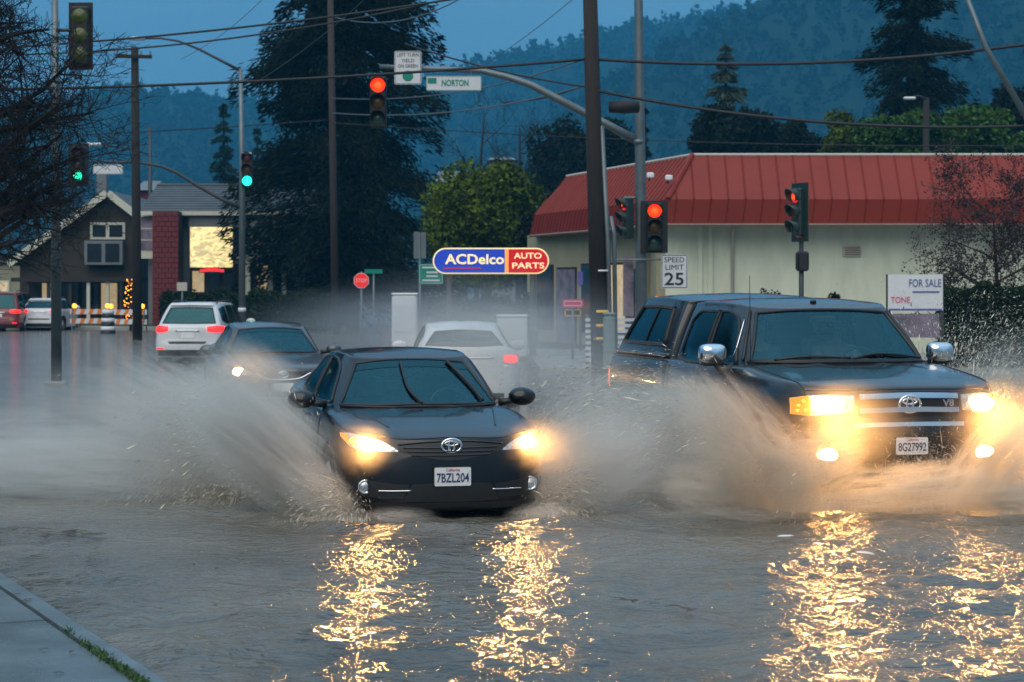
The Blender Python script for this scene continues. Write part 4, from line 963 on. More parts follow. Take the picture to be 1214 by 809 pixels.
g = MB().tube([P(1214, 62, 42) - P(1214, 62, 42), P(1240, 58, 42) - P(1214, 62, 42)], [.08, .08], 8).build('splice_case', 'wire', None, True, loc=P(1214, 62, 42)); tag(g, 'black splice case on the upper cable near the guy strut', 'cable splice')

def capsule_sign():
    d = 52; s = F / d; c = P(582, 309.5, d); root = empty('auto_parts_sign', Vector((c.x, c.y, 0.24)), 0, 'lit blue and red capsule-shaped auto parts sign', 'sign')
    w, h = 138 / s, 31 / s; z = c.z - 0.24; r = h / 2
    def cap(w_, h_, x0, x1, nm, m, y, dd, par):
        rr = h_ / 2; poly = []
        if x0 <= -w_ / 2 + 1e-3: poly += [(-w_ / 2 + rr + rr * math.cos(a), rr * math.sin(a)) for a in np.linspace(PI / 2, 3 * PI / 2, 14)]
        else: poly += [(x0, rr), (x0, -rr)]
        if x1 >= w_ / 2 - 1e-3: poly += [(w_ / 2 - rr + rr * math.cos(a), rr * math.sin(a)) for a in np.linspace(-PI / 2, PI / 2, 14)]
        else: poly += [(x1, -rr), (x1, rr)]
        return MB().prism(poly, dd, Matrix.Translation((0, y, z))).build(nm, m, par)
    cap(w, h, -w, w, 'frame', 'lit_cream', 0, 0.35, root); xs = (600 - 582) / s
    w2, h2 = w - .07, h - .07
    cap(w2, h2, -w, xs - .03, 'blue_panel', 'lit_blue', -0.02, 0.03, root); cap(w2, h2, xs + .06, w, 'red_panel', 'lit_red', -0.02, 0.03, root)
    MB().box((xs + .015, -0.02, z), (0.07, 0.03, h2)).build('divider', 'lit_orange', root)
    text('ACDelco', 'lettering', 'lit_cream', root, face_M(((563 - 582) / s, -0.03, z + .03)), 0.36, 70 / s, bold=0.008)
    MB().box(((548 - 582) / s, -0.03, z - .19), (1.0, 0.01, 0.025)).build('underline', 'lit_red', root)
    text('AUTO', 'lettering', 'lit_cream', root, face_M(((626 - 582) / s, -0.03, z + .125)), 0.21, 33 / s, bold=0.004); text('PARTS', 'lettering', 'lit_cream', root, face_M(((626 - 582) / s, -0.03, z - .13)), 0.21, 38 / s, bold=0.004)
    for x in (-1.1, 1.1): MB().tube([(x, .18, 0), (x, .18, z)], 0.09, 10).build('post', 'dark_steel', root, True)
capsule_sign()

def plate_sign(px, py, d, w_px, h_px, label, name, cat, panel, lines=(), textm='sign_white', post=True, z0=0.2, border=None, post_off=0.0, group=None):
    s = F / d; c = P(px, py, d); root = empty(name, Vector((c.x, c.y, z0)), 0, label, cat, group); z = c.z - z0; w, h = w_px / s, h_px / s
    sign_panel(root, (0, -0.06, z), w, h, 0, 'panel', panel, border=border)
    for (t, fx, fz, fw, fs, m) in lines: text(t, 'lettering', m or textm, root, face_M((fx * w, -0.066, z + fz * h)), fs * h, fw * w)
    if post: MB().tube([(post_off / s, 0, 0), (post_off / s, 0, z + h * .45)], 0.035, 8).build('post', 'steel', root, True)
    return root
plate_sign(511, 325, 62, 29, 24, 'green guide sign on a slim post in front of the capsule sign', 'guide_sign', 'road sign', 'sign_green', post_off=-13, border=('sign_white', 0.012, 0.03))
g = bpy.data.objects['guide_sign']; s_ = F / 62; zc_ = P(511, 325, 62).z - .2
for k, (z, x, w_) in enumerate(((.20, 0, .55), (.05, .04, .36), (-.07, .04, .36), (-.2, 0, .55))): MB().box((x, -.066, zc_ + z), (w_, 0.006, 0.05)).build('text_line', 'sign_white', g)
q = plate_sign(494, 291, 64, 7, 32, 'pair of narrow grey sign backs on a post by the dark conifer', 'sign_back', 'road sign', 'steel', post_off=3.5); MB().box((0.22, 0, P(494, 291, 64).z - .2), (0.16, .03, 0.85)).build('panel', 'steel', q)
def stop_sign():
    d = 66; s = F / d; c = P(428.5, 333, d); root = empty('stop_sign', Vector((c.x, c.y, 0.2)), 0, 'red octagonal stop sign far down the side street', 'road sign'); z = c.z - .2; r = 0.27
    oc = lambda r_: [(r_ * math.cos(R(22.5 + 45 * k)), r_ * math.sin(R(22.5 + 45 * k))) for k in range(8)]
    MB().prism(oc(r), .02, Matrix.Translation((0, -.06, z))).build('border', 'sign_white', root); MB().prism(oc(r * .93), .02, Matrix.Translation((0, -.066, z))).build('panel', 'sign_red', root); text('STOP', 'lettering', 'sign_white', root, face_M((0, -.07, z)), .18, .36)
    MB().tube([(0, 0, 0), (0, 0, z + .3)], .035, 8).build('post', 'steel', root, True)
stop_sign()
plate_sign(443, 322, 70, 21, 5, 'small green street-name blade beside the far stop sign', 'street_name_sign', 'street sign', 'sign_green')

def sale_sign():
    d = 40; s = F / d; c = P(1084.5, 347, d); root = empty('property_sign', Vector((c.x, c.y, 0.22)), R(0), 'white property sign with blue FOR SALE lettering above the pickup', 'sign'); z = c.z - .22; w, h = 62 / s, 43 / s
    rz = R(-14)
    sign_panel(root, (0, -.05, z), w * 1.03, h, rz, 'panel', 'sign_white', r=.01)
    def tx(t, fx, fz, fw, fs, m): text(t, 'lettering', m, root, Matrix.Translation((0, 0, 0)) @ face_M(Vector((0, -.055, z)) + Matrix.Rotation(rz, 3, 'Z') @ Vector((fx * w, -.005, fz * h)), rz), fs * h, fw * w)
    tx('FOR SALE', .18, .25, .60, .30, 'sign_blue_text'); tx('TONE', -.28, -.21, .36, .24, 'sign_pink')
    M3 = Matrix.Rotation(rz, 3, 'Z')
    MB().box(Vector((0, -.055, z)) + M3 @ Vector((.2 * w, -.006, .02 * h)), (.5 * w, .006, .035 * h), rz=rz).build('text_line', 'sign_blue_text', root)
    MB().box(Vector((0, -.055, z)) + M3 @ Vector((0, -.006, -.47 * h)), (w, .008, .05 * h), rz=rz).build('stripe', 'sign_purple', root)
    sign_panel(root, (0, -.05, z - h * .5 - .30), w * .9, .48, rz, 'lower_panel', 'poster', r=.01)
    for k in (-1, 1): MB().box(M3 @ Vector((k * w * .5, 0.03, 0)) + Vector((0, 0, (z + h * .5) / 2)), (.09, .09, z + h * .5), rz=rz).build('post', 'dark_steel', root)
sale_sign()

# small things by the corner
def newspaper_box(px, py, d, w, h, m, label, name='utility_cabinet', cat='cabinet', z0=.2):
    s = F / d; r = empty(name, PG(px, d, z0), 0, label, cat); hh = max(.5, P(px, py, d).z - z0); ww = w / s
    MB().bev((0, 0, hh / 2), (ww, ww * .7, hh), .05).build('body', m, r); MB().bev((0, 0, hh + .03), (ww * 1.05, ww * .75, .07), .03).build('lid', m, r); MB().box((0, -ww * .36, hh * .6), (ww * .75, .02, hh * .5)).build('door', m, r); return r
newspaper_box(722, 374, 43.5, 14, 30, 'box_green', 'grey-green utility cabinet at the foot of the dark wooden pole')
newspaper_box(480, 350, 60, 30, 60, 'luminaire', 'tall pale cabinet standing in the mist by the green sign', z0=.1)
newspaper_box(607, 376, 52, 36, 60, 'luminaire', 'pale square board in the mist behind the white sedan', 'notice_board', 'board', z0=.2)
plate_sign(679, 360, 50, 25, 10, 'small red and white banner sign at the shop entrance', 'banner_sign', 'sign', 'sign_pink', border=('sign_white', .02, .05))
plate_sign(679, 371, 50.2, 20, 9, 'small blue-grey board under the banner sign', 'board_sign', 'sign', 'window_dark', border=('yellow_band', .03, .02))
plate_sign(688, 330, 57, 6, 16, 'small vertical blue sign at the shop entrance', 'blue_sign', 'sign', 'sign_purple')
plate_sign(216, 340, 84, 12, 10, 'small cream box sign on a post at the end of the long hedge', 'box_sign', 'sign', 'pale_trim')
def slat_fence(px0, px1, d, label):
    a, b = PG(px0, d, .2), PG(px1, d, .2); r = empty('slat_fence', a, 0, label, 'fence'); ln = b.x - a.x
    for k in range(8): MB().box((ln / 2, 0, .12 + .135 * k), (ln, .03, .075)).build('slat', 'luminaire', r)
    for t in (0.03, .5, .97): MB().box((ln * t, .06, .6), (.08, .08, 1.2)).build('post', 'soffit', r)
slat_fence(694, 766, 47, 'low white slatted fence behind the dark wooden pole')
# barricades and drum at the far left
def barricade(px, d, rz, label):
    r = empty('barricade', PG(px, d, .02), rz, label, 'barricade')
    for z in (.95, .55):
        b = MB().box((0, 0, z), (1.8, .03, .22)).build('board', 'sign_white', r)
        for k in range(5): MB().prism([(-.85 + k * .36, z - .11), (-.68 + k * .36, z - .11), (-.60 + k * .36, z + .11), (-.77 + k * .36, z + .11)], .006, Matrix.Translation((0, -.022, 0))).build('stripe', 'orange_plastic', b)
    for x in (-.8, .8):
        MB().tube([(x, -.3, 0), (x, 0, 1.1)], .025, 6).build('leg', 'steel', r); MB().tube([(x, .3, 0), (x, .02, 1.1)], .025, 6).build('leg', 'steel', r)
    for x in (-.7, .7): MB().lathe([(0, -.05), (.09, -.04), (.1, 0), (.09, .04), (0, .05)], (x, 0, 1.2), 'Y', 12).build('warning_lamp', 'amber_lamp', r, True)
barricade(108, 86, R(12), 'striped barricade with amber lamps standing left of the striped drum'); barricade(150, 84, R(-10), 'striped barricade with amber lamps standing right of the striped drum')
r = empty('traffic_drum', PG(128, 82, .02), 0, 'black and white striped traffic drum between two barricades', 'drum')
for k in range(6): MB().lathe([(.30 - .012 * k, .06 + .17 * k), (.315 - .012 * k, .1 + .17 * k), (.30 - .012 * k, .2255 + .17 * k)], (0, 0, 0), 'Z', 18).build('band', 'sign_white' if k % 2 else 'signal_black', r, True)
MB().lathe([(.38, 0), (.38, .06), (.3, .062)], (0, 0, 0), 'Z', 18).build('base', 'rubber', r)
# little tree wound with orange lights
t = bare_tree(PG(155, 88, .2), 2.6, .8, 'small bare tree wound with orange string lights by the house', 77, levels=2, kids=(8, 5), tr=.07, up=.7, name='light_tree')
rng = random.Random(4)
for k in range(60):
    a = k * .7; z = .35 + (k % 30) * .062 + rng.random() * .05; rr = .10 + .20 * (1 - abs(z - 1.2) / 1.4)
    MB().lathe([(0, -.028), (.028, 0), (0, .028)], (rr * math.cos(a), rr * math.sin(a), z), 'Z', 5).build('bulb', 'string_light', t)
# ================================================================ CARS
def crom(ctrl, n):
    """Catmull-Rom through ctrl (k,d), n samples spaced evenly along the chord"""
    c = np.asarray(ctrl, float); k = len(c); c = np.concatenate([[2 * c[0] - c[1]], c, [2 * c[-1] - c[-2]]])
    outp = []; m = 24
    for i in range(1, k):
        p0, p1, p2, p3 = c[i - 1], c[i], c[i + 1], c[i + 2]
        for t in np.linspace(0, 1, m, endpoint=False):
            outp.append(0.5 * ((2 * p1) + (-p0 + p2) * t + (2 * p0 - 5 * p1 + 4 * p2 - p3) * t * t + (-p0 + 3 * p1 - 3 * p2 + p3) * t ** 3))
    outp.append(c[k]); o = np.array(outp); s = np.concatenate([[0], np.cumsum(np.linalg.norm(np.diff(o, axis=0), axis=1))]); u = np.linspace(0, s[-1], n)
    return np.stack([np.interp(u, s, o[:, j]) for j in range(o.shape[1])], 1)
def tab(t, y):
    t = np.asarray(t, float); return np.interp(y, t[:, 0], t[:, 1])
def inpoly(P_, x, y):
    c = False; n = len(P_); j = n - 1
    for i in range(n):
        xi, yi = P_[i]; xj, yj = P_[j]
        if (yi > y) != (yj > y) and x < (xj - xi) * (y - yi) / (yj - yi + 1e-12) + xi: c = not c
        j = i
    return c

class Car:
    """local frame: x across, y backwards from the front bumper, z up"""
    def __init__(s, name, label, cat, front, yaw, L, group=None):
        s.L = L; c = Vector((front[0], front[1], 0)) + Vector((-math.sin(yaw), math.cos(yaw), 0)) * (L / 2)
        s.root = empty(name, c, yaw, label, cat, group); s.sh = Vector((0, -L / 2, 0)); s.tri = []
    def obj(s, mb, name, m, parent=None, smooth=False, sharp=None):
        mb.v = [(v[0], v[1] - s.L / 2, v[2]) for v in mb.v]
        return mb.build(name, m, parent or s.root, smooth, None, sharp)
    def loops(s, rings, N, sub):
        """rings: list of (n,3) half loops front centre -> rear centre; returns mesh grid of the full loop, interpolated between rings"""
        rg = np.array(rings)
        K = len(rg); fine = []
        c = np.concatenate([[2 * rg[0] - rg[1]], rg, [2 * rg[-1] - rg[-2]]])
        for i in range(1, K):
            p0, p1, p2, p3 = c[i - 1], c[i], c[i + 1], c[i + 2]
            for t in np.linspace(0, 1, sub, endpoint=False):
                cu = 0.5 * ((2 * p1) + (-p0 + p2) * t + (2 * p0 - 5 * p1 + 4 * p2 - p3) * t * t + (-p0 + 3 * p1 - 3 * p2 + p3) * t ** 3)
                li = p1 + (p2 - p1) * t; fine.append(cu * 0.75 + li * 0.25)
        fine.append(c[K]); fine = np.array(fine)
        full = np.concatenate([fine, fine[:, -2:0:-1] * np.array([-1, 1, 1])], 1)
        return full
    def skin(s, full, holes=(), name='body', m='paint_black', parent=None, cap=True, arches=(), sharp=None):
        K, N, _ = full.shape; V = full.reshape(-1, 3); fs = []
        I = np.arange(K * N).reshape(K, N)
        for k in range(K - 1):
            for i in range(N):
                j = (i + 1) % N; f = (I[k, i], I[k, j], I[k + 1, j], I[k + 1, i]); c = V[list(f)].mean(0); skip = False
                for (ax, poly, cond) in holes:
                    if ax == 'front' and cond(c) and inpoly(poly, c[0], c[2]): skip = True
                    if ax == 'side' and cond(c) and inpoly(poly, c[1], c[2]): skip = True
                for (ay, az, ar, minx) in arches:
                    if (c[1] - ay) ** 2 + (c[2] - az) ** 2 < ar * ar and abs(c[0]) > minx: skip = True
                fs.append((f, skip))
        s.tri.append((V.tolist(), [tuple(int(q) for q in f) for f, _ in fs]))
        mb = MB(); mb.add([tuple(v) for v in V], [tuple(int(q) for q in f) for f, k_ in fs if not k_])
        if cap: mb.f.append(tuple(int(q) for q in I[-1])); mb.f.append(tuple(int(q) for q in I[0][::-1]))
        s.bvh = None
        return s.obj(mb, name, m, parent, True, sharp)
    def cast(s, ax, a, b, sign=1, far=False):
        if s.bvh is None:
            V = []; Fc = []
            for v, f in s.tri: Fc += [tuple(i + len(V) for i in q) for q in f]; V += v
            s.bvh = BVHTree.FromPolygons(V, Fc)
        if ax == 'front': o, d = Vector((a, -3, b)), Vector((0, 1, 0))
        elif ax == 'rear': o, d = Vector((a, s.L + 3, b)), Vector((0, -1, 0))
        elif ax == 'top': o, d = Vector((a, b, 5)), Vector((0, 0, -1))
        else: o, d = Vector((sign * 3, a, b)), Vector((-sign, 0, 0))
        h = s.bvh.ray_cast(o, d)
        if h[0] is None: return None
        n = h[1]
        if n.dot(d) > 0: n = -n
        return h[0], n
    def patch(s, name, m, ax, top, bot, off=0.006, nu=18, nv=6, sign=1, parent=None, mirror=False, thick=0.012, smooth=True):
        """top, bot: polylines [(a,z)...] in the projected view"""
        top = crom(top, nu) if len(top) > 2 else np.linspace(top[0], top[1], nu); bot = crom(bot, nu) if len(bot) > 2 else np.linspace(bot[0], bot[1], nu)
        res = []
        for sg in ((1, -1) if mirror else (1,)):
            g = []; last = None
            for i in range(nu):
                for j in range(nv):
                    q = bot[i] + (top[i] - bot[i]) * j / (nv - 1); a = q[0] * (sg if ax in ('front', 'rear', 'top') else 1)
                    h = s.cast(ax, a, q[1], sign * sg if ax == 'side' else 1)
                    if h is None: h = last
                    if h is None: h = (Vector((0, 0, 0)), Vector((0, -1, 0)))
                    last = h; g.append(h)
            vs = [h[0] + h[1] * off for h in g] + [h[0] + h[1] * (off - thick) for h in g]; n = nu * nv; fs = []
            for i in range(nu - 1):
                for j in range(nv - 1): fs.append((i * nv + j, i * nv + j + 1, (i + 1) * nv + j + 1, (i + 1) * nv + j))
            edge = [(i * nv, (i + 1) * nv) for i in range(nu - 1)] + [(i * nv + nv - 1, (i + 1) * nv + nv - 1) for i in range(nu - 1)] + [(j, j + 1) for j in range(nv - 1)] + [((nu - 1) * nv + j, (nu - 1) * nv + j + 1) for j in range(nv - 1)]
            fs += [(a, b, b + n, a + n) for a, b in edge]
            res.append(s.obj(MB().add(vs, fs), name, m, parent, False, 50 if smooth else None))
        return res
    def strip(s, name, m, ax, path, w, off=0.008, sign=1, parent=None, mirror=False, closed=False, n=40):
        """tube lying on the surface along a projected path"""
        p = crom(list(path) + ([path[0]] if closed else []), n) if len(path) > 2 else np.linspace(path[0], path[1], n)
        out_ = []
        for sg in ((1, -1) if mirror else (1,)):
            pts = []
            for q in p:
                h = s.cast(ax, q[0] * (sg if ax != 'side' else 1), q[1], sign * sg if ax == 'side' else 1)
                if h: pts.append(h[0] + h[1] * off)
            if len(pts) > 2: out_.append(s.obj(MB().tube(pts, w, 6), name, m, parent, True))
        return out_
    def window(s, name, ax, poly_top, poly_bot, glassm, sign=1, mirror=False, frame=0.014, parent=None, nu=20, nv=8, framem='black_plastic'):
        gs = s.patch(name, glassm, ax, poly_top, poly_bot, 0.002, nu, nv, sign, parent, mirror, 0.006)
        for gi, g in enumerate(gs):
            sg = (1, -1)[gi]
            t = crom(poly_top, nu) if len(poly_top) > 2 else np.linspace(poly_top[0], poly_top[1], nu); b = crom(poly_bot, nu) if len(poly_bot) > 2 else np.linspace(poly_bot[0], poly_bot[1], nu)
            loop = list(t) + [t[-1] + (b[-1] - t[-1]) * k / 6 for k in range(1, 6)] + list(b[::-1]) + [b[0] + (t[0] - b[0]) * k / 6 for k in range(1, 6)]
            pts = []
            for q in loop + loop[:1]:
                h = s.cast(ax, q[0] * (sg if ax != 'side' else 1), q[1], sign * sg if ax == 'side' else 1)
                if h: pts.append((h[0] + h[1] * 0.003))
            s.obj(MB().tube(pts, frame, 6, False), 'window_frame', framem, g, True)
        return gs
    def wheel(s, x, y, r, w, spokes=5, parent=None, rimm='alloy'):
        sg = 1 if x > 0 else -1; t = r * 0.66
        def lx(prof): return [(a, sg * b) for a, b in prof]
        W_ = empty('wheel', (0, 0, 0)); W_.parent = s.root; W_.location = (x, y - s.L / 2, r)
        MB().lathe(lx([(t, -w / 2), (r * .93, -w / 2), (r, -w / 2 + .03), (r, w / 2 - .03), (r * .93, w / 2), (t, w / 2 - .01)]), (0, 0, 0), 'X', 32, True).build('tyre', 'rubber', W_, True)
        rim = MB().lathe(lx([(t * 1.0, w / 2 - .012), (t * .93, w / 2 - .03), (t * .90, -w * .1), (t * .9, -w / 2 + .02), (t, -w / 2 + .01)]), (0, 0, 0), 'X', 32)
        for k in range(spokes):
            a = 2 * PI * k / spokes; ca, sa = math.cos(a), math.sin(a)
            rim.tube([(sg * (w / 2 - .05), ca * .05, sa * .05), (sg * (w / 2 - .03), ca * t * .95, sa * t * .95)], [.045, .032], 6)
        rim.lathe(lx([(0.0, w / 2 - .015), (.07, w / 2 - .02), (.08, w / 2 - .06), (.08, 0)]), (0, 0, 0), 'X', 16)
        rim.build('rim', rimm, W_, True)
        return W_
    def arch(s, y, r, z, x_in, x_out):
        """dark liner inside the wheel arch, and a lip on the body"""
        for sg in (1, -1):
            vs = []; n = 18; fs = []
            for k in range(n + 1):
                a = R(-15) + R(210) * k / n
                for xx in (x_in, x_out): vs.append((sg * xx, y + r * math.cos(a), z + r * math.sin(a)))
            for k in range(n): fs.append((2 * k, 2 * k + 1, 2 * k + 3, 2 * k + 2))
            b = len(vs); vs.append((sg * x_in, y, z)); fs += [(b, 2 * k, 2 * k + 2) for k in range(n)]
            s.obj(MB().add(vs, fs), 'wheel_arch', 'black_plastic', None, True)
    def lip(s, y, r, z, m, w=0.018, a0=-8, a1=188):
        for sg in (1, -1):
            pts = []; lastx = None
            for k in range(30):
                a = R(a0) + R(a1 - a0) * k / 29; h = s.cast('side', y + r * math.cos(a), z + r * math.sin(a), sg)
                if h is None: continue
                p = h[0] + h[1] * 0.0
                if abs(p.x) < 0.5: continue
                pts.append(p)
            if len(pts) > 3: s.obj(MB().tube(pts, w, 6), 'arch_lip', m, None, True)
    def seat(s, x, y, z, w=0.5, back=0.62):
        st = empty('seat', (0, 0, 0)); st.parent = s.root; st.location = (x, y - s.L / 2, z)
        MB().bev((0, 0, 0.0), (w, .5, .16), .05).build('cushion', 'interior', st)
        b = MB().bev((0, 0, 0), (w * .96, .13, back), .05); c = Matrix.Translation((0, .30, back / 2 + .02)) @ Matrix.Rotation(R(-14), 4, 'X'); b.v = [tuple(c @ Vector(v)) for v in b.v]; b.build('backrest', 'interior', st)
        MB().bev((0, .42, back + .13), (.26, .10, .18), .04).build('headrest', 'interior', st)
    def steering(s, x, y, z, r=.19):
        pts = [(x + r * math.cos(a), y + .3 * r * math.sin(a) * 1.0, z + .93 * r * math.sin(a)) for a in np.linspace(0, 2 * PI, 25)]
        mb = MB().tube(pts, .016, 6, False); mb.tube([(x - r, y, z), (x + r, y, z)], .014, 5); mb.tube([(x, y - .02, z), (x, y - .28, z - .12)], .03, 6); mb.lathe([(0, -.02), (.06, -.015), (.06, .02)], (x, y, z), 'Y', 12); s.obj(mb, 'steering_wheel', 'black_plastic', None, True)
    def plate(s, y, z, number, red='California', tilt=0.0, ax='front'):
        h = s.cast(ax, 0, z); sgn = -1 if ax == 'front' else 1
        p = h[0] + Vector((0, sgn * 0.022, 0)) + s.sh
        rz = 0 if ax == 'front' else PI
        pl = sign_panel(s.root, p + Vector((0, 0.0, 0)), .305, .152, rz, 'number_plate', 'plate_white', .01, r=.012)
        fr = MB().box(p + Vector((0, -sgn * .016, 0)), (.325, .012, .172)).build('plate_holder', 'black_plastic', s.root)
        fm = face_M(p + Vector((0, sgn * .003, -.012)), rz)
        text(number, 'lettering', 'plate_blue', pl, fm, .105, .27, .001, bold=.0012)
        text(red, 'lettering', 'plate_red', pl, face_M(p + Vector((0, sgn * .003, .056)), rz), .034, .115, .001)
        return pl
    def emblem(s, x, z, w, hgt, back=True, ax='front'):
        h = s.cast(ax, x, z)[0] + s.sh + Vector((0, -.016 if ax == 'front' else .016, 0)); r = w * .075
        el = lambda cx, cz, a, b: [(h.x + cx + a * math.cos(t), h.y, h.z + cz + b * math.sin(t)) for t in np.linspace(0, 2 * PI, 29)]
        e_ = MB().tube(el(0, 0, w / 2, hgt / 2), r, 6, False); e_.tube(el(0, hgt * .17, w * .33, hgt * .16), r * .8, 6, False); e_.tube(el(0, 0, w * .14, hgt * .46), r * .8, 6, False)
        e_ = e_.build('emblem', 'chrome', s.root, True)
        if back:
            b = MB().lathe([(0, -.006), (w / 2, -.006), (w / 2, .02)], (0, 0, 0), 'Y', 28); b.v = [(v[0] + h.x, v[1] + h.y + .012, v[2] * hgt / w + h.z) for v in b.v]; b.build('emblem_back', 'emblem_black', e_)
    def lamp(s, x, z, r, m, ax='front', name='bulb', out_=0.012, parent=None, sx=1.0):
        h = s.cast(ax, x, z); sg = -1 if ax == 'front' else 1
        mb = MB().lathe([(0, sg * .02), (r * .6, sg * .016), (r * .9, sg * .006), (r, -sg * .012)], (0, 0, 0), 'Y', 18)
        c = h[0] + Vector((0, sg * out_, 0)); mb.v = [(v[0] * sx + c.x, v[1] + c.y, v[2] + c.z) for v in mb.v]
        return s.obj(mb, name, m, parent, True), c
    def beam(s, c, power, col=(1, .52, .16), size=75, down=4, turn=0, blend=.6):
        l = bpy.data.lights.new('headlight_beam', 'SPOT'); l.energy = power; l.color = col; l.spot_size = R(size); l.spot_blend = blend; l.shadow_soft_size = .05
        o = bpy.data.objects.new('headlight_beam', l); C.objects.link(o); o.parent = s.root
        o.location = c + s.sh + Vector((0, -.05, 0)); o.rotation_euler = (R(-(90 - down)), 0, R(turn)); o.rotation_euler = Matrix.Identity(3).to_euler()
        d = Vector((math.sin(R(turn)), -math.cos(R(turn)), -math.tan(R(down)))); o.rotation_euler = d.to_track_quat('-Z', 'Y').to_euler()

def body_rings(L, HW, plan, spec, ztop, N):
    """plan: half outline (x/HW, y); spec: (sx, front offset, rear offset, z or table or None)"""
    base = crom(plan, N); out_ = []
    for (sx_, fo, ro, z) in spec:
        x = base[:, 0] * HW * sx_; y = fo + base[:, 1] * (L - fo - ro) / L
        if z is None: zz = ztop(x, y)
        elif isinstance(z, (int, float)): zz = np.full(N, float(z))
        else: zz = tab(z, y)
        x[0] = 0; x[-1] = 0; out_.append(np.stack([x, y, zz], 1))
    return out_
def cabin_rings(base, roof, zb, zr, crown, N, bulge=0.03, top=(.93, .75, .45, .1), vs=(0, .25, .5, .75, .93, 1.0)):
    b = crom(base, N); r = crom(roof, N); out_ = []
    zB = tab(zb, b[:, 1]); zR = tab(zr, r[:, 1])
    for v in vs:
        p = b + (r - b) * v; k = bulge * 4 * v * (1 - v) * 0.8
        x = p[:, 0] + np.sign(p[:, 0]) * k * np.minimum(1, np.abs(p[:, 0]) / .3); z = zB + (zR - zB) * v
        x[0] = 0; x[-1] = 0; out_.append(np.stack([x, p[:, 1], z], 1))
    cy_ = (r[:, 1].min() + r[:, 1].max()) / 2; edge = out_[-1]
    for k, t in enumerate(top):
        x = r[:, 0] * t; y = cy_ + (r[:, 1] - cy_) * (1 - (1 - t) * .93); z = tab(zr, y) + crown * (1 - t ** 2.2)
        x[0] = 0; x[-1] = 0; out_.append(np.stack([x, y, z], 1))
    return out_

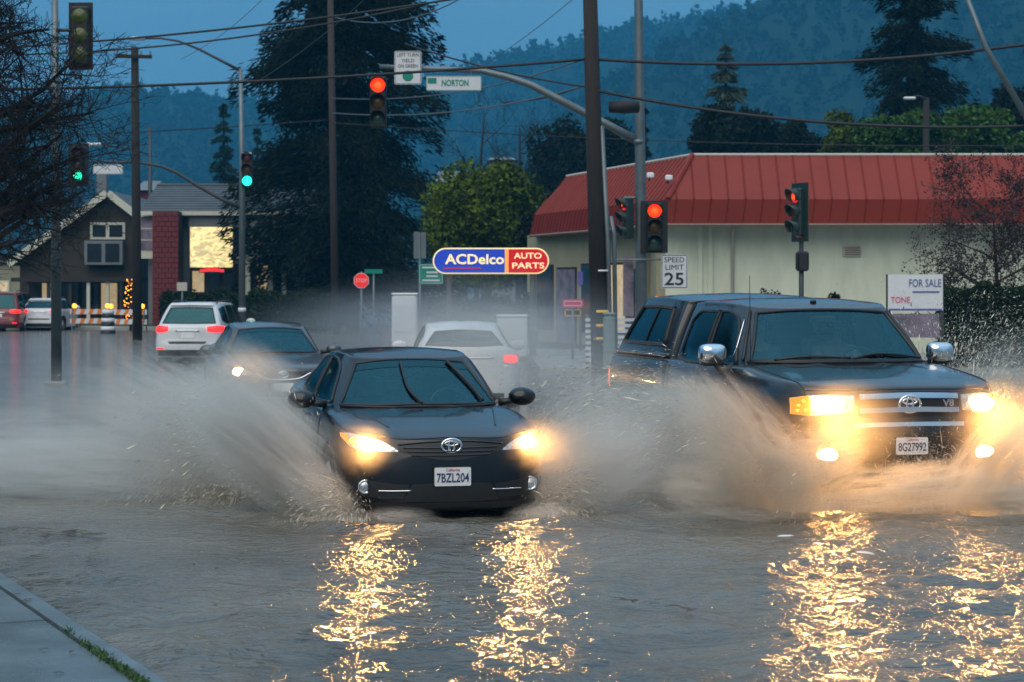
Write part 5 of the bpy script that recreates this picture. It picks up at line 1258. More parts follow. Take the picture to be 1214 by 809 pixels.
def sedan(name, label, front, yaw, paint, L=4.81, detail=2, group=None, H=1.0, lit='front', plate=None, rear_lit=False):
    HW = .915; k = L / 4.81; c = Car(name, label, 'car', front, yaw, L, group)
    N = (230, 130, 90)[2 - detail]; sub = (5, 4, 3)[2 - detail]
    plan = [(0, 0), (.30, .012), (.55, .06), (.74, .15), (.88, .31), (.955, .52), (.985, .80), (.99, 1.3), (1.0, 2.2), (1.0, 3.2), (.99, 3.9), (.955, 4.35), (.86, 4.62), (.66, 4.75), (.35, 4.80), (0, 4.81)]
    plan = [(x, y * k) for x, y in plan]
    zc = [(0, .78), (.10, .80), (.3, .855), (.8, .935), (1.2, .985), (1.5, 1.0), (3.6, 1.02), (4.15, 1.09), (4.6, 1.115), (4.81, 1.09)]
    zc = [(y * k, z) for y, z in zc]
    ztop = lambda x, y: tab(zc, y) - .05 * np.abs(x / HW) ** 2.2
    spec = [(.72, .30, .30, .25), (.93, .06, .10, .20), (.965, .012, .03, .255), (.985, .0, .0, .40), (1.0, .012, .0, .53), (.992, .03, .012, [(0, .64), (1, .69), (L, .78)]),
            (.972, .05, .03, [(0, .715), (.5, .785), (1.2, .86), (2.5, .90), (4.3, .95), (L, .94)]), (.93, .075, .05, [(0, .768), (.5, .845), (1.2, .925), (2.5, .965), (4.3, 1.03), (L, 1.03)]),
            (.84, .12, .09, None), (.62, .34, .30, None), (.34, .9, .7, None), (.05, 1.5, 1.3, None)]
    fa, ra, wr = .96, .96 + 2.775 * k, .335
    full = c.loops(body_rings(L, HW, plan, spec, ztop, N), N, sub)
    body = c.skin(full, name='body', m=paint, arches=((fa, wr, .40, .55), (ra, wr, .40, .55)))
    base = [(0, 1.22), (.42, 1.27), (.68, 1.46), (.78, 1.78), (.805, 2.4), (.81, 3.1), (.78, 3.75), (.66, 4.12), (.38, 4.22), (0, 4.25)]
    roof = [(0, 2.02), (.30, 2.035), (.50, 2.10), (.555, 2.25), (.575, 2.55), (.575, 2.95), (.555, 3.30), (.47, 3.52), (.26, 3.60), (0, 3.62)]
    base = [(x, y * k) for x, y in base]; roof = [(x, y * k) for x, y in roof]
    zb = [(1.2, .955), (1.6, .93), (3, .945), (4.3 * k, 1.05)]; zr = [(2.0, 1.385), (2.3, 1.425), (2.7, 1.44), (3.1, 1.43), (3.6 * k, 1.355)]
    g = c.loops(cabin_rings(base, roof, zb, zr, .035, N, .035), N, sub)
    wsT, wsB = [(-.50, 1.345), (-.25, 1.372), (0, 1.378), (.25, 1.372), (.50, 1.345)], [(-.70, .995), (-.36, .998), (0, 1.003), (.36, .998), (.70, .995)]
    rwT, rwB = [(-.46, 1.31), (0, 1.335), (.46, 1.31)], [(-.62, 1.10), (0, 1.10), (.62, 1.10)]
    f1T, f1B = [(1.98, 1.20), (2.16, 1.315), (2.40, 1.375), (2.66, 1.388)], [(1.80, 1.005), (2.1, 1.0), (2.4, .998), (2.66, 1.0)]
    f2T, f2B = [(2.74, 1.388), (3.0, 1.382), (3.3, 1.345), (3.60, 1.225)], [(2.74, 1.0), (3.0, 1.003), (3.3, 1.02), (3.72, 1.06)]
    sc = lambda T: [(y * k, z) for y, z in T]
    f1T, f1B, f2T, f2B = sc(f1T), sc(f1B), sc(f2T), sc(f2B)
    holes = [('front', wsT + wsB[::-1], lambda q: q[1] < 2.15 * k and abs(q[0]) < .70), ('front', rwT + rwB[::-1], lambda q: q[1] > 3.5 * k), ('side', f1T + f1B[::-1], lambda q: abs(q[0]) > .45), ('side', f2T + f2B[::-1], lambda q: abs(q[0]) > .45)]
    cab = c.skin(g, holes, 'roof', paint, cap=False)
    wsh = c.window('windshield', 'front', wsT, wsB, 'windshield')[0]; c.window('rear_window', 'rear', rwT, rwB, 'side_glass')
    c.patch('shade_band', 'shade_band', 'front', [(x * .97, z - .004) for x, z in wsT], [(x * 1.04, z - .065) for x, z in wsT], .005, 20, 4, parent=wsh)
    c.window('side_window', 'side', f1T, f1B, 'side_glass', mirror=True, frame=.014); c.window('side_window', 'side', f2T, f2B, 'side_glass', mirror=True, frame=.014)
    for y in (fa, ra):
        c.arch(y, .40, wr, .55, .86)
        for sg in (1, -1): c.wheel(sg * .80, y, wr, .215)
    if detail: 
        for y in (fa, ra): c.lip(y, .40, wr, paint, .022)
    # interior
    c.obj(MB().bev((0, 1.72, .86), (1.36, .44, .24), .05), 'dashboard', 'interior'); c.obj(MB().box((0, 2.6, .35), (1.4, 2.6, .06)), 'cabin_floor', 'interior')
    for x in (-.37, .37): c.seat(x, 2.45, .58)
    c.seat(0, 3.2 * k, .60, 1.25, .52); c.steering(.37, 1.98, .93)
    # mirrors
    for sg in (1, -1):
        mi = MB().lathe([(0, -.06), (.055, -.05), (.082, 0), (.085, .05), (.07, .065), (0, .06)], (0, 0, 0), 'Y', 18); mi.v = [(v[0] * 1.5 + sg * 1.02, v[1] + 1.80 * k, v[2] + 1.035) for v in mi.v]
        mo = c.obj(mi, 'mirror', paint, None, True); c.obj(MB().tube([(sg * .80, 1.84 * k, .985), (sg * .95, 1.82 * k, 1.0)], [.035, .025], 8), 'mirror_stalk', 'black_plastic', mo, True)
    c.body = body
    # doors lines and handles
    for y0 in (1.62, 2.70, 3.62): c.strip('door_gap', 'black_plastic', 'side', [(y0 * k, .92), (y0 * k + .02, .7), (y0 * k - .02 if y0 < 3 else y0 * k - .22, .34)], .005, .001, mirror=True, n=14)
    for y0 in (2.48, 3.48): c.strip('door_handle', paint, 'side', [(y0 * k - .11, .865), (y0 * k + .07, .87)], .014, .022, mirror=True, n=8)
    # front
    hl = c.patch('headlight', 'reflector', 'front', [(.44, .700), (.55, .765), (.70, .808), (.80, .822), (.845, .818)], [(.44, .688), (.55, .690), (.68, .690), (.78, .715), (.845, .79)], .010, 20, 8, mirror=True)
    if detail == 2:
        c.patch('grille', 'black_plastic', 'front', [(-.43, .735), (-.22, .755), (0, .762), (.22, .755), (.43, .735)], [(-.43, .690), (-.22, .640), (0, .615), (.22, .640), (.43, .690)], .006, 30, 8)
        for z in (.66, .69, .72): c.strip('grille_bar', 'dark_steel', 'front', [(-.33 - (z - .66) * 1.1, z), (0, z - .004), (.33 + (z - .66) * 1.1, z)], .006, .012, n=30)
        c.strip('grille_trim', 'dark_steel', 'front', [(-.44, .745), (-.22, .764), (0, .770), (.22, .764), (.44, .745)], .006, .010, n=40)
        c.patch('lower_grille', 'black_plastic', 'front', [(-.33, .425), (0, .435), (.33, .425)], [(-.40, .285), (0, .275), (.40, .285)], .005, 24, 5)
        c.patch('fog_light_recess', 'black_plastic', 'front', [(.36, .42), (.6, .44), (.78, .48)], [(.40, .31), (.6, .31), (.77, .34)], .004, 16, 6, mirror=True)
        c.strip('fog_trim', 'chrome', 'front', [(.34, .375), (.48, .372), (.60, .372)], .006, .010, mirror=True, n=14)
        for sg in (1, -1):
            b, _ = c.lamp(sg * .70, .40, .052, 'reflector', 'front', 'fog_light', .008); c.obj(MB().lathe([(.050, -.012), (.058, -.018), (.062, .0)], c.cast('front', sg * .70, .40)[0] + Vector((0, -.006, 0)), 'Y', 18), 'fog_bezel', 'chrome', b, True)
        c.emblem(0, .735, .165, .112); 
        c.patch('lower_lip', 'black_plastic', 'front', [(-.78, .275), (-.4, .268), (0, .272), (.4, .268), (.78, .275)], [(-.78, .235), (-.4, .225), (0, .235), (.4, .225), (.78, .235)], .012, 40, 4)
        c.strip('hood_gap', 'black_plastic', 'front', [(-.84, .838), (-.6, .822), (-.42, .790), (0, .800), (.42, .790), (.6, .822), (.84, .838)], .0045, .001, n=60)
        # wipers caught half way across the glass
        c.strip('wiper', 'black_plastic', 'front', [(-.015, 1.0), (-.10, 1.12), (-.105, 1.345)], .013, .022, n=16); c.strip('wiper', 'black_plastic', 'front', [(.56, 1.01), (.47, 1.16), (.33, 1.345)], .015, .022, n=16)
        c.strip('cowl', 'black_plastic', 'front', [(-.70, .985), (-.36, .982), (0, .985), (.36, .982), (.70, .985)], .012, .004, n=30)
        for y0 in (.4,): c.strip('hood_crease', paint, 'top', [(.46, .45), (.55, .9), (.62, 1.3)], .012, -.004, mirror=True, n=20)
    elif detail == 1:
        c.strip('grille_trim', 'chrome', 'front', [(-.42, .72), (-.25, .64), (0, .62), (.25, .64), (.42, .72)], .014, .008, n=30); c.patch('grille', 'black_plastic', 'front', [(-.42, .74), (0, .75), (.42, .74)], [(-.36, .66), (0, .63), (.36, .66)], .004, 20, 5); c.emblem(0, .70, .15, .10)
        c.strip('lower_trim', 'chrome', 'front', [(-.5, .36), (0, .34), (.5, .36)], .008, .008, n=20)
        c.patch('number_plate', 'plate_white', 'front', [(-.15, .57), (.15, .57)], [(-.15, .44), (.15, .44)], .015, 6, 4)
    if lit == 'front':
        for i, sg in enumerate((1, -1)):
            h_ = hl[0] if sg == 1 else hl[1]
            b, p = c.lamp(sg * .665, .745, .054 if detail == 2 else .062, 'headlamp' if detail == 2 else 'headlamp_far', 'front', 'bulb', .016, h_, 1.0 if detail == 2 else 1.5)
            if detail == 2: c.lamp(sg * .775, .768, .030, 'amber_lamp', 'front', 'turn_signal', .014, h_); c.patch('turn_lens', 'amber_lens', 'front', [(sg * .80, .812), (sg * .842, .815)], [(sg * .80, .735), (sg * .842, .79)], .013, 5, 4, parent=h_)
            c.beam(p, 48 if detail == 2 else 45)
    # rear
    tl = c.patch('tail_light', 'tail_lamp' if rear_lit else 'tail_lens', 'rear', [(.60, .955), (.72, .965), (.83, .945)], [(.60, .855), (.72, .83), (.83, .845)], .010, 12, 6, mirror=True)
    c.patch('rear_plate', 'plate_white', 'rear', [(-.15, .86), (.15, .86)], [(-.15, .72), (.15, .72)], .012, 6, 4); c.strip('trunk_trim', 'chrome', 'rear', [(-.45, .92), (0, .92), (.45, .92)], .012, .01, n=14)
    c.patch('rear_bumper_grille', 'black_plastic', 'rear', [(-.6, .36), (0, .36), (.6, .36)], [(-.6, .26), (0, .26), (.6, .26)], .006, 14, 4)
    if plate: c.plate(0, .485, plate)
    return c

camry = sedan('sedan_car', 'glossy black sedan with lit headlights ploughing through the flood water', (-0.49, 16.4), R(13), 'paint_black', plate='7BZL204')
sedan2 = sedan('sedan_car', 'dark grey sedan with one glowing headlight following the black sedan', (-3.50, 30.5), R(13), 'paint_grey', L=4.6, detail=1)
wsed = sedan('sedan_car', 'white sedan seen from behind in the mist with a red tail light', (-0.75 - .3, 36.2), R(184), 'paint_white', L=4.7, detail=0, lit=None, rear_lit=True)

def suv(name, label, front, yaw, paint, L=4.65, H=1.66, detail=1, group=None):
    HW = .92; c = Car(name, label, 'car', front, yaw, L, group); N = 130; sub = 4
    plan = [(0, 0), (.4, .02), (.72, .12), (.90, .32), (.97, .6), (1, 1.2), (1, 2.4), (1, 3.6), (.98, L - .5), (.93, L - .22), (.80, L - .06), (.4, L - .01), (0, L)]
    zc = [(0, .85), (.3, .95), (1.0, 1.05), (L, 1.08)]; ztop = lambda x, y: tab(zc, y) - .04 * np.abs(x / HW) ** 2
    spec = [(.72, .3, .3, .30), (.94, .06, .08, .25), (.98, .0, .0, .36), (1, .0, .0, .55), (1, .02, .03, .72), (.985, .04, .06, [(0, .82), (1, .92), (L, .98)]), (.94, .08, .09, [(0, .88), (1, 1.0), (L, 1.05)]), (.8, .16, .16, None), (.4, .7, .5, None), (.05, 1.4, 1.2, None)]
    fa, ra, wr = .92, .92 + 2.7, .35
    full = c.loops(body_rings(L, HW, plan, spec, ztop, N), N, sub); c.skin(full, name='body', m=paint, arches=((fa, wr, .42, .55), (ra, wr, .42, .55)))
    base = [(0, 1.05), (.45, 1.10), (.72, 1.3), (.82, 1.7), (.84, 2.5), (.84, 3.4), (.82, L - .42), (.74, L - .20), (.4, L - .14), (0, L - .13)]
    roof = [(0, 1.80), (.35, 1.83), (.55, 1.92), (.62, 2.15), (.64, 2.6), (.64, 3.3), (.63, L - .78), (.56, L - .60), (.3, L - .55), (0, L - .54)]
    zb = [(1, 1.02), (2, 1.0), (L, 1.04)]; zr = [(1.8, H - .10), (2.3, H - .04), (3.3, H - .035), (L - .5, H - .09)]
    wsT, wsB = [(-.54, H - .14), (0, H - .12), (.54, H - .14)], [(-.72, 1.08), (0, 1.08), (.72, 1.08)]; rwT, rwB = [(-.54, H - .16), (0, H - .145), (.54, H - .16)], [(-.68, 1.12), (0, 1.11), (.68, 1.12)]
    f1T, f1B = [(1.85, 1.30), (2.05, H - .14), (2.55, H - .10)], [(1.62, 1.08), (2.0, 1.07), (2.55, 1.07)]; f2T, f2B = [(2.64, H - .10), (3.1, H - .10), (3.35, H - .11)], [(2.64, 1.07), (3.1, 1.07), (3.4, 1.08)]; f3T, f3B = [(3.46, H - .12), (3.8, H - .15), (L - .62, H - .19)], [(3.48, 1.09), (3.8, 1.12), (L - .52, 1.2)]
    holes = [('front', wsT + wsB[::-1], lambda q: q[1] < 2.0), ('front', rwT + rwB[::-1], lambda q: q[1] > L - .65)] + [('side', T + B[::-1], lambda q: abs(q[0]) > .5) for T, B in ((f1T, f1B), (f2T, f2B), (f3T, f3B))]
    c.skin(c.loops(cabin_rings(base, roof, zb, zr, .03, N, .03), N, sub), holes, 'roof', paint, cap=False)
    c.window('windshield', 'front', wsT, wsB, 'windshield'); c.window('rear_window', 'rear', rwT, rwB, 'side_glass')
    for T, B in ((f1T, f1B), (f2T, f2B), (f3T, f3B)): c.window('side_window', 'side', T, B, 'side_glass', mirror=True, frame=.014)
    for y in (fa, ra):
        c.arch(y, .42, wr, .55, .87); c.lip(y, .42, wr, 'black_plastic', .025)
        for sg in (1, -1): c.wheel(sg * .81, y, wr, .22)
    c.obj(MB().bev((0, 1.6, .95), (1.4, .44, .24), .05), 'dashboard', 'interior'); c.obj(MB().box((0, 2.7, .4), (1.4, 3, .06)), 'cabin_floor', 'interior')
    for x in (-.37, .37): c.seat(x, 2.3, .68)
    c.seat(0, 3.1, .68, 1.25, .55)
    for sg in (1, -1):
        mi = MB().lathe([(0, -.06), (.06, -.05), (.09, 0), (.09, .05), (0, .06)], (0, 0, 0), 'Y', 14); mi.v = [(v[0] * 1.4 + sg * 1.04, v[1] + 1.7, v[2] + 1.12) for v in mi.v]; c.obj(mi, 'mirror', paint, None, True)
        c.obj(MB().tube([(sg * .58, 2.1, H - .02), (sg * .58, 2.2, H + .03), (sg * .58, L - 1.0, H + .02), (sg * .56, L - .9, H - .05)], .018, 6), 'roof_rail', 'black_plastic', None, True)
    c.patch('headlight', 'reflector', 'front', [(.5, .84), (.7, .88), (.85, .88)], [(.5, .74), (.7, .74), (.85, .78)], .01, 10, 5, mirror=True); c.patch('grille', 'black_plastic', 'front', [(-.42, .8), (.42, .8)], [(-.38, .62), (.38, .62)], .006, 14, 5)
    c.patch('tail_light', 'tail_lamp', 'rear', [(.50, 1.03), (.70, 1.05), (.87, 1.04)], [(.50, .92), (.70, .89), (.87, .90)], .012, 12, 6, mirror=True)
    c.patch('rear_plate', 'plate_white', 'rear', [(-.16, .88), (.16, .88)], [(-.16, .74), (.16, .74)], .012, 6, 4); c.strip('hatch_trim', 'chrome', 'rear', [(-.3, .93), (0, .94), (.3, .93)], .018, .01, n=12); c.patch('bumper_cladding', 'black_plastic', 'rear', [(-.8, .44), (0, .45), (.8, .44)], [(-.78, .30), (0, .30), (.78, .30)], .008, 20, 5)
    c.patch('bumper_step', 'dark_steel', 'rear', [(-.5, .66), (0, .665), (.5, .66)], [(-.46, .60), (0, .60), (.46, .60)], .006, 14, 4); c.patch('reflector_lens', 'tail_lamp', 'rear', [(.60, .50), (.78, .50)], [(.60, .46), (.78, .46)], .014, 6, 3, mirror=True)
    c.patch('spoiler', paint, 'rear', [(-.54, H - .075), (0, H - .06), (.54, H - .075)], [(-.54, H - .12), (0, H - .105), (.54, H - .12)], .05, 14, 4)
    for y0 in (1.55, 2.6, 3.42): c.strip('door_gap', 'black_plastic', 'side', [(y0, 1.0), (y0, .7), (y0, .38)], .006, .001, mirror=True, n=12)
    return c
suvw = suv('crossover_car', 'white crossover with bright red tail lights driving away', (-7.90, 55.0), R(176), 'paint_white')
suv('crossover_car', 'dark red crossover with a lit tail light at the far left', (PG(6, 87).x, 90.6), R(180), 'paint_red', 4.8, 1.85)
suv('crossover_car', 'small white car waiting beside the dark red crossover', (PG(44, 86).x, 91.2), R(178), 'paint_white', 4.3, 1.55)

# ---------------------------------------------------------------- the pickup with a camper shell
def pickup():
    L, HW = 5.85, .985; c = Car('pickup_truck', 'dark grey pickup with a camper shell and blazing headlights throwing up spray', 'pickup truck', (3.56, 17.75), R(14), L); N, sub = 250, 5; pt_ = 'paint_truck'
    plan = [(0, 0), (.35, .012), (.62, .075), (.79, .17), (.895, .32), (.95, .52), (.975, .8), (.985, 1.4), (1, 2.4), (1, 3.5), (1, 4.8), (.99, 5.55), (.965, 5.75), (.90, 5.83), (.5, 5.85), (0, 5.85)]
    zc = [(0, 1.13), (.12, 1.16), (.35, 1.21), (.9, 1.275), (1.35, 1.325), (1.6, 1.33), (3.6, 1.32), (5.85, 1.32)]; ztop = lambda x, y: tab(zc, y) - .045 * np.abs(x / HW) ** 2.4
    spec = [(.72, .3, .3, .46), (.92, .08, .10, .40), (.965, .02, .03, .46), (.985, .0, .0, .62), (.985, .005, .0, .74), (.992, .03, .02, .86), (1.0, .04, .02, [(0, .97), (1, 1.0), (L, 1.02)]),
            (.985, .05, .03, [(0, 1.05), (.6, 1.12), (1.4, 1.17), (L, 1.20)]), (.945, .075, .045, [(0, 1.115), (.5, 1.19), (1.4, 1.265), (2, 1.275), (L, 1.285)]), (.86, .13, .07, None), (.62, .35, .3, None), (.3, .9, .8, None), (.05, 1.6, 1.5, None)]
    fa, ra, wr = 1.0, 1.0 + 3.57, .395
    full = c.loops(body_rings(L, HW, plan, spec, ztop, N), N, sub); c.skin(full, name='body', m=pt_, arches=((fa, wr + .01, .49, .6), (ra, wr + .01, .49, .6)))
    base = [(0, 1.30), (.45, 1.36), (.76, 1.56), (.86, 1.85), (.885, 2.4), (.89, 3.0), (.885, 3.42), (.86, 3.60), (.6, 3.66), (0, 3.67)]
    roof = [(0, 2.02), (.38, 2.05), (.60, 2.13), (.67, 2.30), (.695, 2.6), (.70, 3.0), (.70, 3.36), (.67, 3.52), (.45, 3.57), (0, 3.58)]
    zb = [(1.3, 1.285), (1.7, 1.255), (3.7, 1.265)]; zr = [(2.0, 1.825), (2.3, 1.875), (2.7, 1.895), (3.2, 1.895), (3.6, 1.87)]
    wsT, wsB = [(-.60, 1.790), (-.3, 1.812), (0, 1.818), (.3, 1.812), (.60, 1.790)], [(-.78, 1.335), (-.4, 1.335), (0, 1.338), (.4, 1.335), (.78, 1.335)]
    f1T, f1B = [(2.03, 1.60), (2.18, 1.74), (2.36, 1.795), (2.58, 1.80)], [(1.86, 1.30), (2.1, 1.285), (2.35, 1.28), (2.58, 1.28)]
    f2T, f2B = [(2.66, 1.80), (2.9, 1.80), (3.18, 1.79), (3.34, 1.70)], [(2.66, 1.28), (2.9, 1.28), (3.2, 1.285), (3.42, 1.32)]
    rwT, rwB = [(-.55, 1.78), (.55, 1.78)], [(-.62, 1.42), (.62, 1.42)]
    holes = [('front', wsT + wsB[::-1], lambda q: q[1] < 2.15)] + [('side', T + B[::-1], lambda q: abs(q[0]) > .55) for T, B in ((f1T, f1B), (f2T, f2B))]
    c.skin(c.loops(cabin_rings(base, roof, zb, zr, .045, N, .03), N, sub), holes, 'roof', pt_, cap=False)
    # camper shell on the bed
    sbase = [(0, 3.70), (.6, 3.71), (.86, 3.73), (.895, 3.85), (.905, 4.5), (.905, 5.2), (.90, 5.60), (.84, 5.74), (.55, 5.78), (0, 5.79)]
    sroof = [(0, 3.72), (.45, 3.725), (.66, 3.74), (.715, 3.85), (.72, 4.3), (.715, 4.8), (.70, 5.16), (.64, 5.30), (.42, 5.36), (0, 5.38)]
    szb = [(3.6, 1.275), (5.9, 1.275)]; szr = [(3.7, 1.90), (4.4, 1.935), (5.0, 1.93), (5.4, 1.875)]
    sT, sB = [(4.00, 1.815), (4.5, 1.83), (5.08, 1.825)], [(3.96, 1.425), (4.6, 1.425), (5.42, 1.425)]
    bT, bB = [(-.58, 1.80), (.58, 1.80)], [(-.72, 1.40), (.72, 1.40)]
    shell = c.skin(c.loops(cabin_rings(sbase, sroof, szb, szr, .045, N, .025), N, sub), [('side', sT + sB[::-1], lambda q: abs(q[0]) > .55), ('front', bT + bB[::-1], lambda q: q[1] > 5.3)], 'camper_shell', pt_, cap=False)
    c.window('windshield', 'front', wsT, wsB, 'windshield', frame=.018); 
    for T, B in ((f1T, f1B), (f2T, f2B)): c.window('side_window', 'side', T, B, 'side_glass', mirror=True, frame=.016)
    ws = c.window('shell_window', 'side', sT, sB, 'side_glass', mirror=True, frame=.024, parent=shell)
    c.window('rear_window', 'rear', bT, bB, 'side_glass', frame=.02, parent=shell)
    c.strip('window_divider', 'black_plastic', 'side', [(4.63, 1.425), (4.47, 1.83)], .011, .006, mirror=True, parent=shell, n=10)
    c.strip('shell_rail', pt_, 'side', [(3.76, 1.315), (4.6, 1.315), (5.72, 1.315)], .030, .008, mirror=True, parent=shell, n=30)
    c.strip('shell_seam', 'black_plastic', 'side', [(3.74, 1.27), (4.6, 1.27), (5.78, 1.27)], .010, .004, mirror=True, parent=shell, n=30)
    for y in (fa, ra):
        c.arch(y, .49, wr + .01, .6, .93); c.lip(y, .49, wr + .01, pt_, .026)
        for sg in (1, -1): c.wheel(sg * .855, y, wr, .26, 6)
    # cab/bed gap, doors, handles
    c.strip('bed_gap', 'black_plastic', 'side', [(3.675, 1.27), (3.675, .95), (3.675, .50)], .014, .002, mirror=True, n=20)
    for y0, b0 in ((1.75, .52), (2.62, .52), (3.52, .9)): c.strip('door_gap', 'black_plastic', 'side', [(y0, 1.25), (y0, .95), (y0 - (0 if y0 < 3 else .15), b0)], .006, .001, mirror=True, n=18)
    for y0 in (2.45, 3.28): c.patch('door_handle', 'black_plastic', 'side', [(y0 - .10, 1.13), (y0 + .09, 1.13)], [(y0 - .10, 1.085), (y0 + .09, 1.085)], .02, 8, 4, mirror=True)
    c.strip('body_crease', pt_, 'side', [(1.6, .90), (3.0, .90), (3.6, .90)], .014, .0, mirror=True, n=30)
    c.strip('rocker', 'black_plastic', 'side', [(1.6, .47), (2.6, .47), (3.9, .47)], .035, .01, mirror=True, n=20)
    # pillar trim with a bright line
    c.strip('pillar_trim', 'black_plastic', 'front', [(.82, 1.33), (.74, 1.56), (.64, 1.80)], .016, .006, mirror=True, n=18)
    c.strip('drip_rail', 'chrome', 'front', [(.845, 1.36), (.77, 1.56), (.70, 1.72)], .006, .012, mirror=True, n=18)
    # front end
    hl = c.patch('headlight', 'reflector', 'front', [(.455, 1.075), (.62, 1.082), (.78, 1.075), (.885, 1.05)], [(.465, .945), (.62, .915), (.78, .90), (.885, .91)], .012, 16, 8, mirror=True)
    c.patch('grille', 'black_plastic', 'front', [(-.43, 1.10), (0, 1.115), (.43, 1.10)], [(-.43, .895), (0, .885), (.43, .895)], .004, 30, 8)
    for z0, z1, w in ((1.085, 1.042, .415), (.965, .922, .42)): c.patch('grille_bar', 'chrome', 'front', [(-w, z0), (0, z0 + .01), (w, z0)], [(-w, z1), (0, z1 + .008), (w, z1)], .032, 36, 5, thick=.05)
    c.patch('bumper_trim', 'chrome', 'front', [(-.46, .832), (0, .838), (.46, .832)], [(-.46, .795), (0, .80), (.46, .795)], .030, 36, 5, thick=.05)
    c.patch('lower_intake', 'black_plastic', 'front', [(-.52, .74), (0, .745), (.52, .74)], [(-.50, .50), (0, .49), (.50, .50)], .006, 30, 6)
    c.emblem(0, 1.0, .205, .150)
    h = c.cast('front', .345, 1.005)[0] + c.sh; text('V8', 'badge', 'chrome', c.root, face_M(h + Vector((-.01, -.02, 0)), R(4)), .085, .10, .004, bold=.002)
    for i, sg in enumerate((1, -1)):
        hh = hl[i]
        c.patch('turn_lens', 'amber_lens', 'front', [(sg * .775, 1.075), (sg * .88, 1.05)], [(sg * .775, .902), (sg * .88, .912)], .016, 8, 6, parent=hh)
        for dx, dz in ((.81, .95), (.85, .99), (.82, 1.03), (.855, .945)): c.lamp(sg * dx, dz, .012, 'amber_lamp', 'front', 'amber_bulb', .020, hh)
        b, p = c.lamp(sg * .62, .995, .066, 'headlamp', 'front', 'bulb', .022, hh, 2.3); c.beam(p, 75)
        fg, p2 = c.lamp(sg * .66, .56, .056, 'headlamp', 'front', 'fog_light', .012, None, 1.9); c.beam(p2, 40, down=2)
        c.obj(MB().lathe([(.108, -.006), (.115, -.012), (.12, .02)], c.cast('front', sg * .66, .56)[0] + Vector((0, -.004, 0)), 'Y', 20), 'fog_bezel', 'black_plastic', fg, True)
        # chrome mirror
        mi = MB().lathe([(0, -.075), (.05, -.070), (.085, -.045), (.098, -.005), (.10, .045), (.09, .065), (0, .06)], (0, 0, 0), 'Y', 32)
        sq = lambda a_, r_: math.copysign(abs(a_ / r_) ** .55, a_) * r_ if r_ > 1e-6 else 0.0
        mi.v = [(sq(v[0], math.hypot(v[0], v[2])) * 1.22 + sg * 1.06, v[1] + 1.86, sq(v[2], math.hypot(v[0], v[2])) * .98 + 1.40) for v in mi.v]
        mo = c.obj(mi, 'mirror', 'chrome', None, True)
        c.obj(MB().bev((sg * 1.06, 1.91, 1.305), (.22, .09, .05), .02), 'mirror_base', 'black_plastic', mo); c.obj(MB().tube([(sg * .87, 1.84, 1.255), (sg * .97, 1.88, 1.23), (sg * 1.03, 1.90, 1.31)], [.07, .05, .035], 10), 'mirror_stalk', 'black_plastic', mo, True)
        # lit edge of tail light
        c.patch('tail_light', 'tail_glow_orange', 'side', [(5.77, 1.10), (5.815, 1.10)], [(5.77, .90), (5.815, .90)], .010, 4, 8, sign=sg); c.patch('tail_lens', 'tail_lens', 'rear', [(sg * .72, 1.12), (sg * .90, 1.12)], [(sg * .72, .86), (sg * .90, .86)], .010, 6, 6)
    # hood: lines, washer; wipers, antenna
    c.strip('hood_gap', 'black_plastic', 'top', [(.80, .25), (.84, .8), (.85, 1.40)], .006, .001, mirror=True, n=24)
    c.strip('hood_edge', 'black_plastic', 'front', [(-.80, 1.12), (-.4, 1.128), (0, 1.132), (.4, 1.128), (.80, 1.12)], .006, .001, n=40)
    c.strip('cowl', 'black_plastic', 'front', [(-.80, 1.322), (-.4, 1.322), (0, 1.325), (.4, 1.322), (.80, 1.322)], .016, .004, n=30)
    c.strip('wiper', 'black_plastic', 'front', [(-.62, 1.335), (-.35, 1.365), (0.02, 1.352)], .014, .02, n=16); c.strip('wiper', 'black_plastic', 'front', [(.04, 1.345), (.32, 1.385), (.74, 1.345)], .014, .02, n=16)
    h = c.cast('top', .0, 2.25)[0]; c.obj(MB().lathe([(0, .03), (.025, .025), (.03, 0)], h, 'Z', 10), 'antenna_base', 'black_plastic', None, True)
    h = c.cast('top', -.80, 1.62)[0]; c.obj(MB().tube([h, h + Vector((0, .03, .85))], [.005, .003], 5), 'antenna', 'wire')
    h = c.cast('top', -.55, 5.22)[0]; c.obj(MB().bev(h + Vector((0, 0, .012)), (.12, .05, .03), .01), 'roof_marker', 'tail_glow_orange', shell)
    c.plate(0, .63, '8G27992')
    # interior
    c.obj(MB().bev((0, 1.88, 1.16), (1.5, .46, .26), .06), 'dashboard', 'interior'); c.obj(MB().box((0, 2.7, .55), (1.55, 1.9, .06)), 'cabin_floor', 'interior')
    for x in (-.42, .42): c.seat(x, 2.62, .86, .55, .66)
    c.seat(0, 3.25, .86, 1.35, .55); c.steering(.42, 2.16, 1.25, .20)
    h = c.cast('front', 0, 1.76)[0]; c.obj(MB().bev(h + Vector((0, .08, -.03)), (.24, .03, .07), .012), 'rear_view_mirror', 'black_plastic')
    c.patch('tailgate', pt_, 'rear', [(-.68, 1.22), (.68, 1.22)], [(-.68, .72), (.68, .72)], .006, 14, 6); c.obj(MB().bev((0, 5.90, .58), (1.7, .16, .2), .04), 'rear_bumper', 'chrome')
    return c
truck = pickup(); truck.root.scale = (1.13, 1, 1)
for o in truck.root.children:
    if o.name.split('.')[0] in ('number_plate', 'plate_holder', 'emblem'): o.scale.x = 1 / 1.13
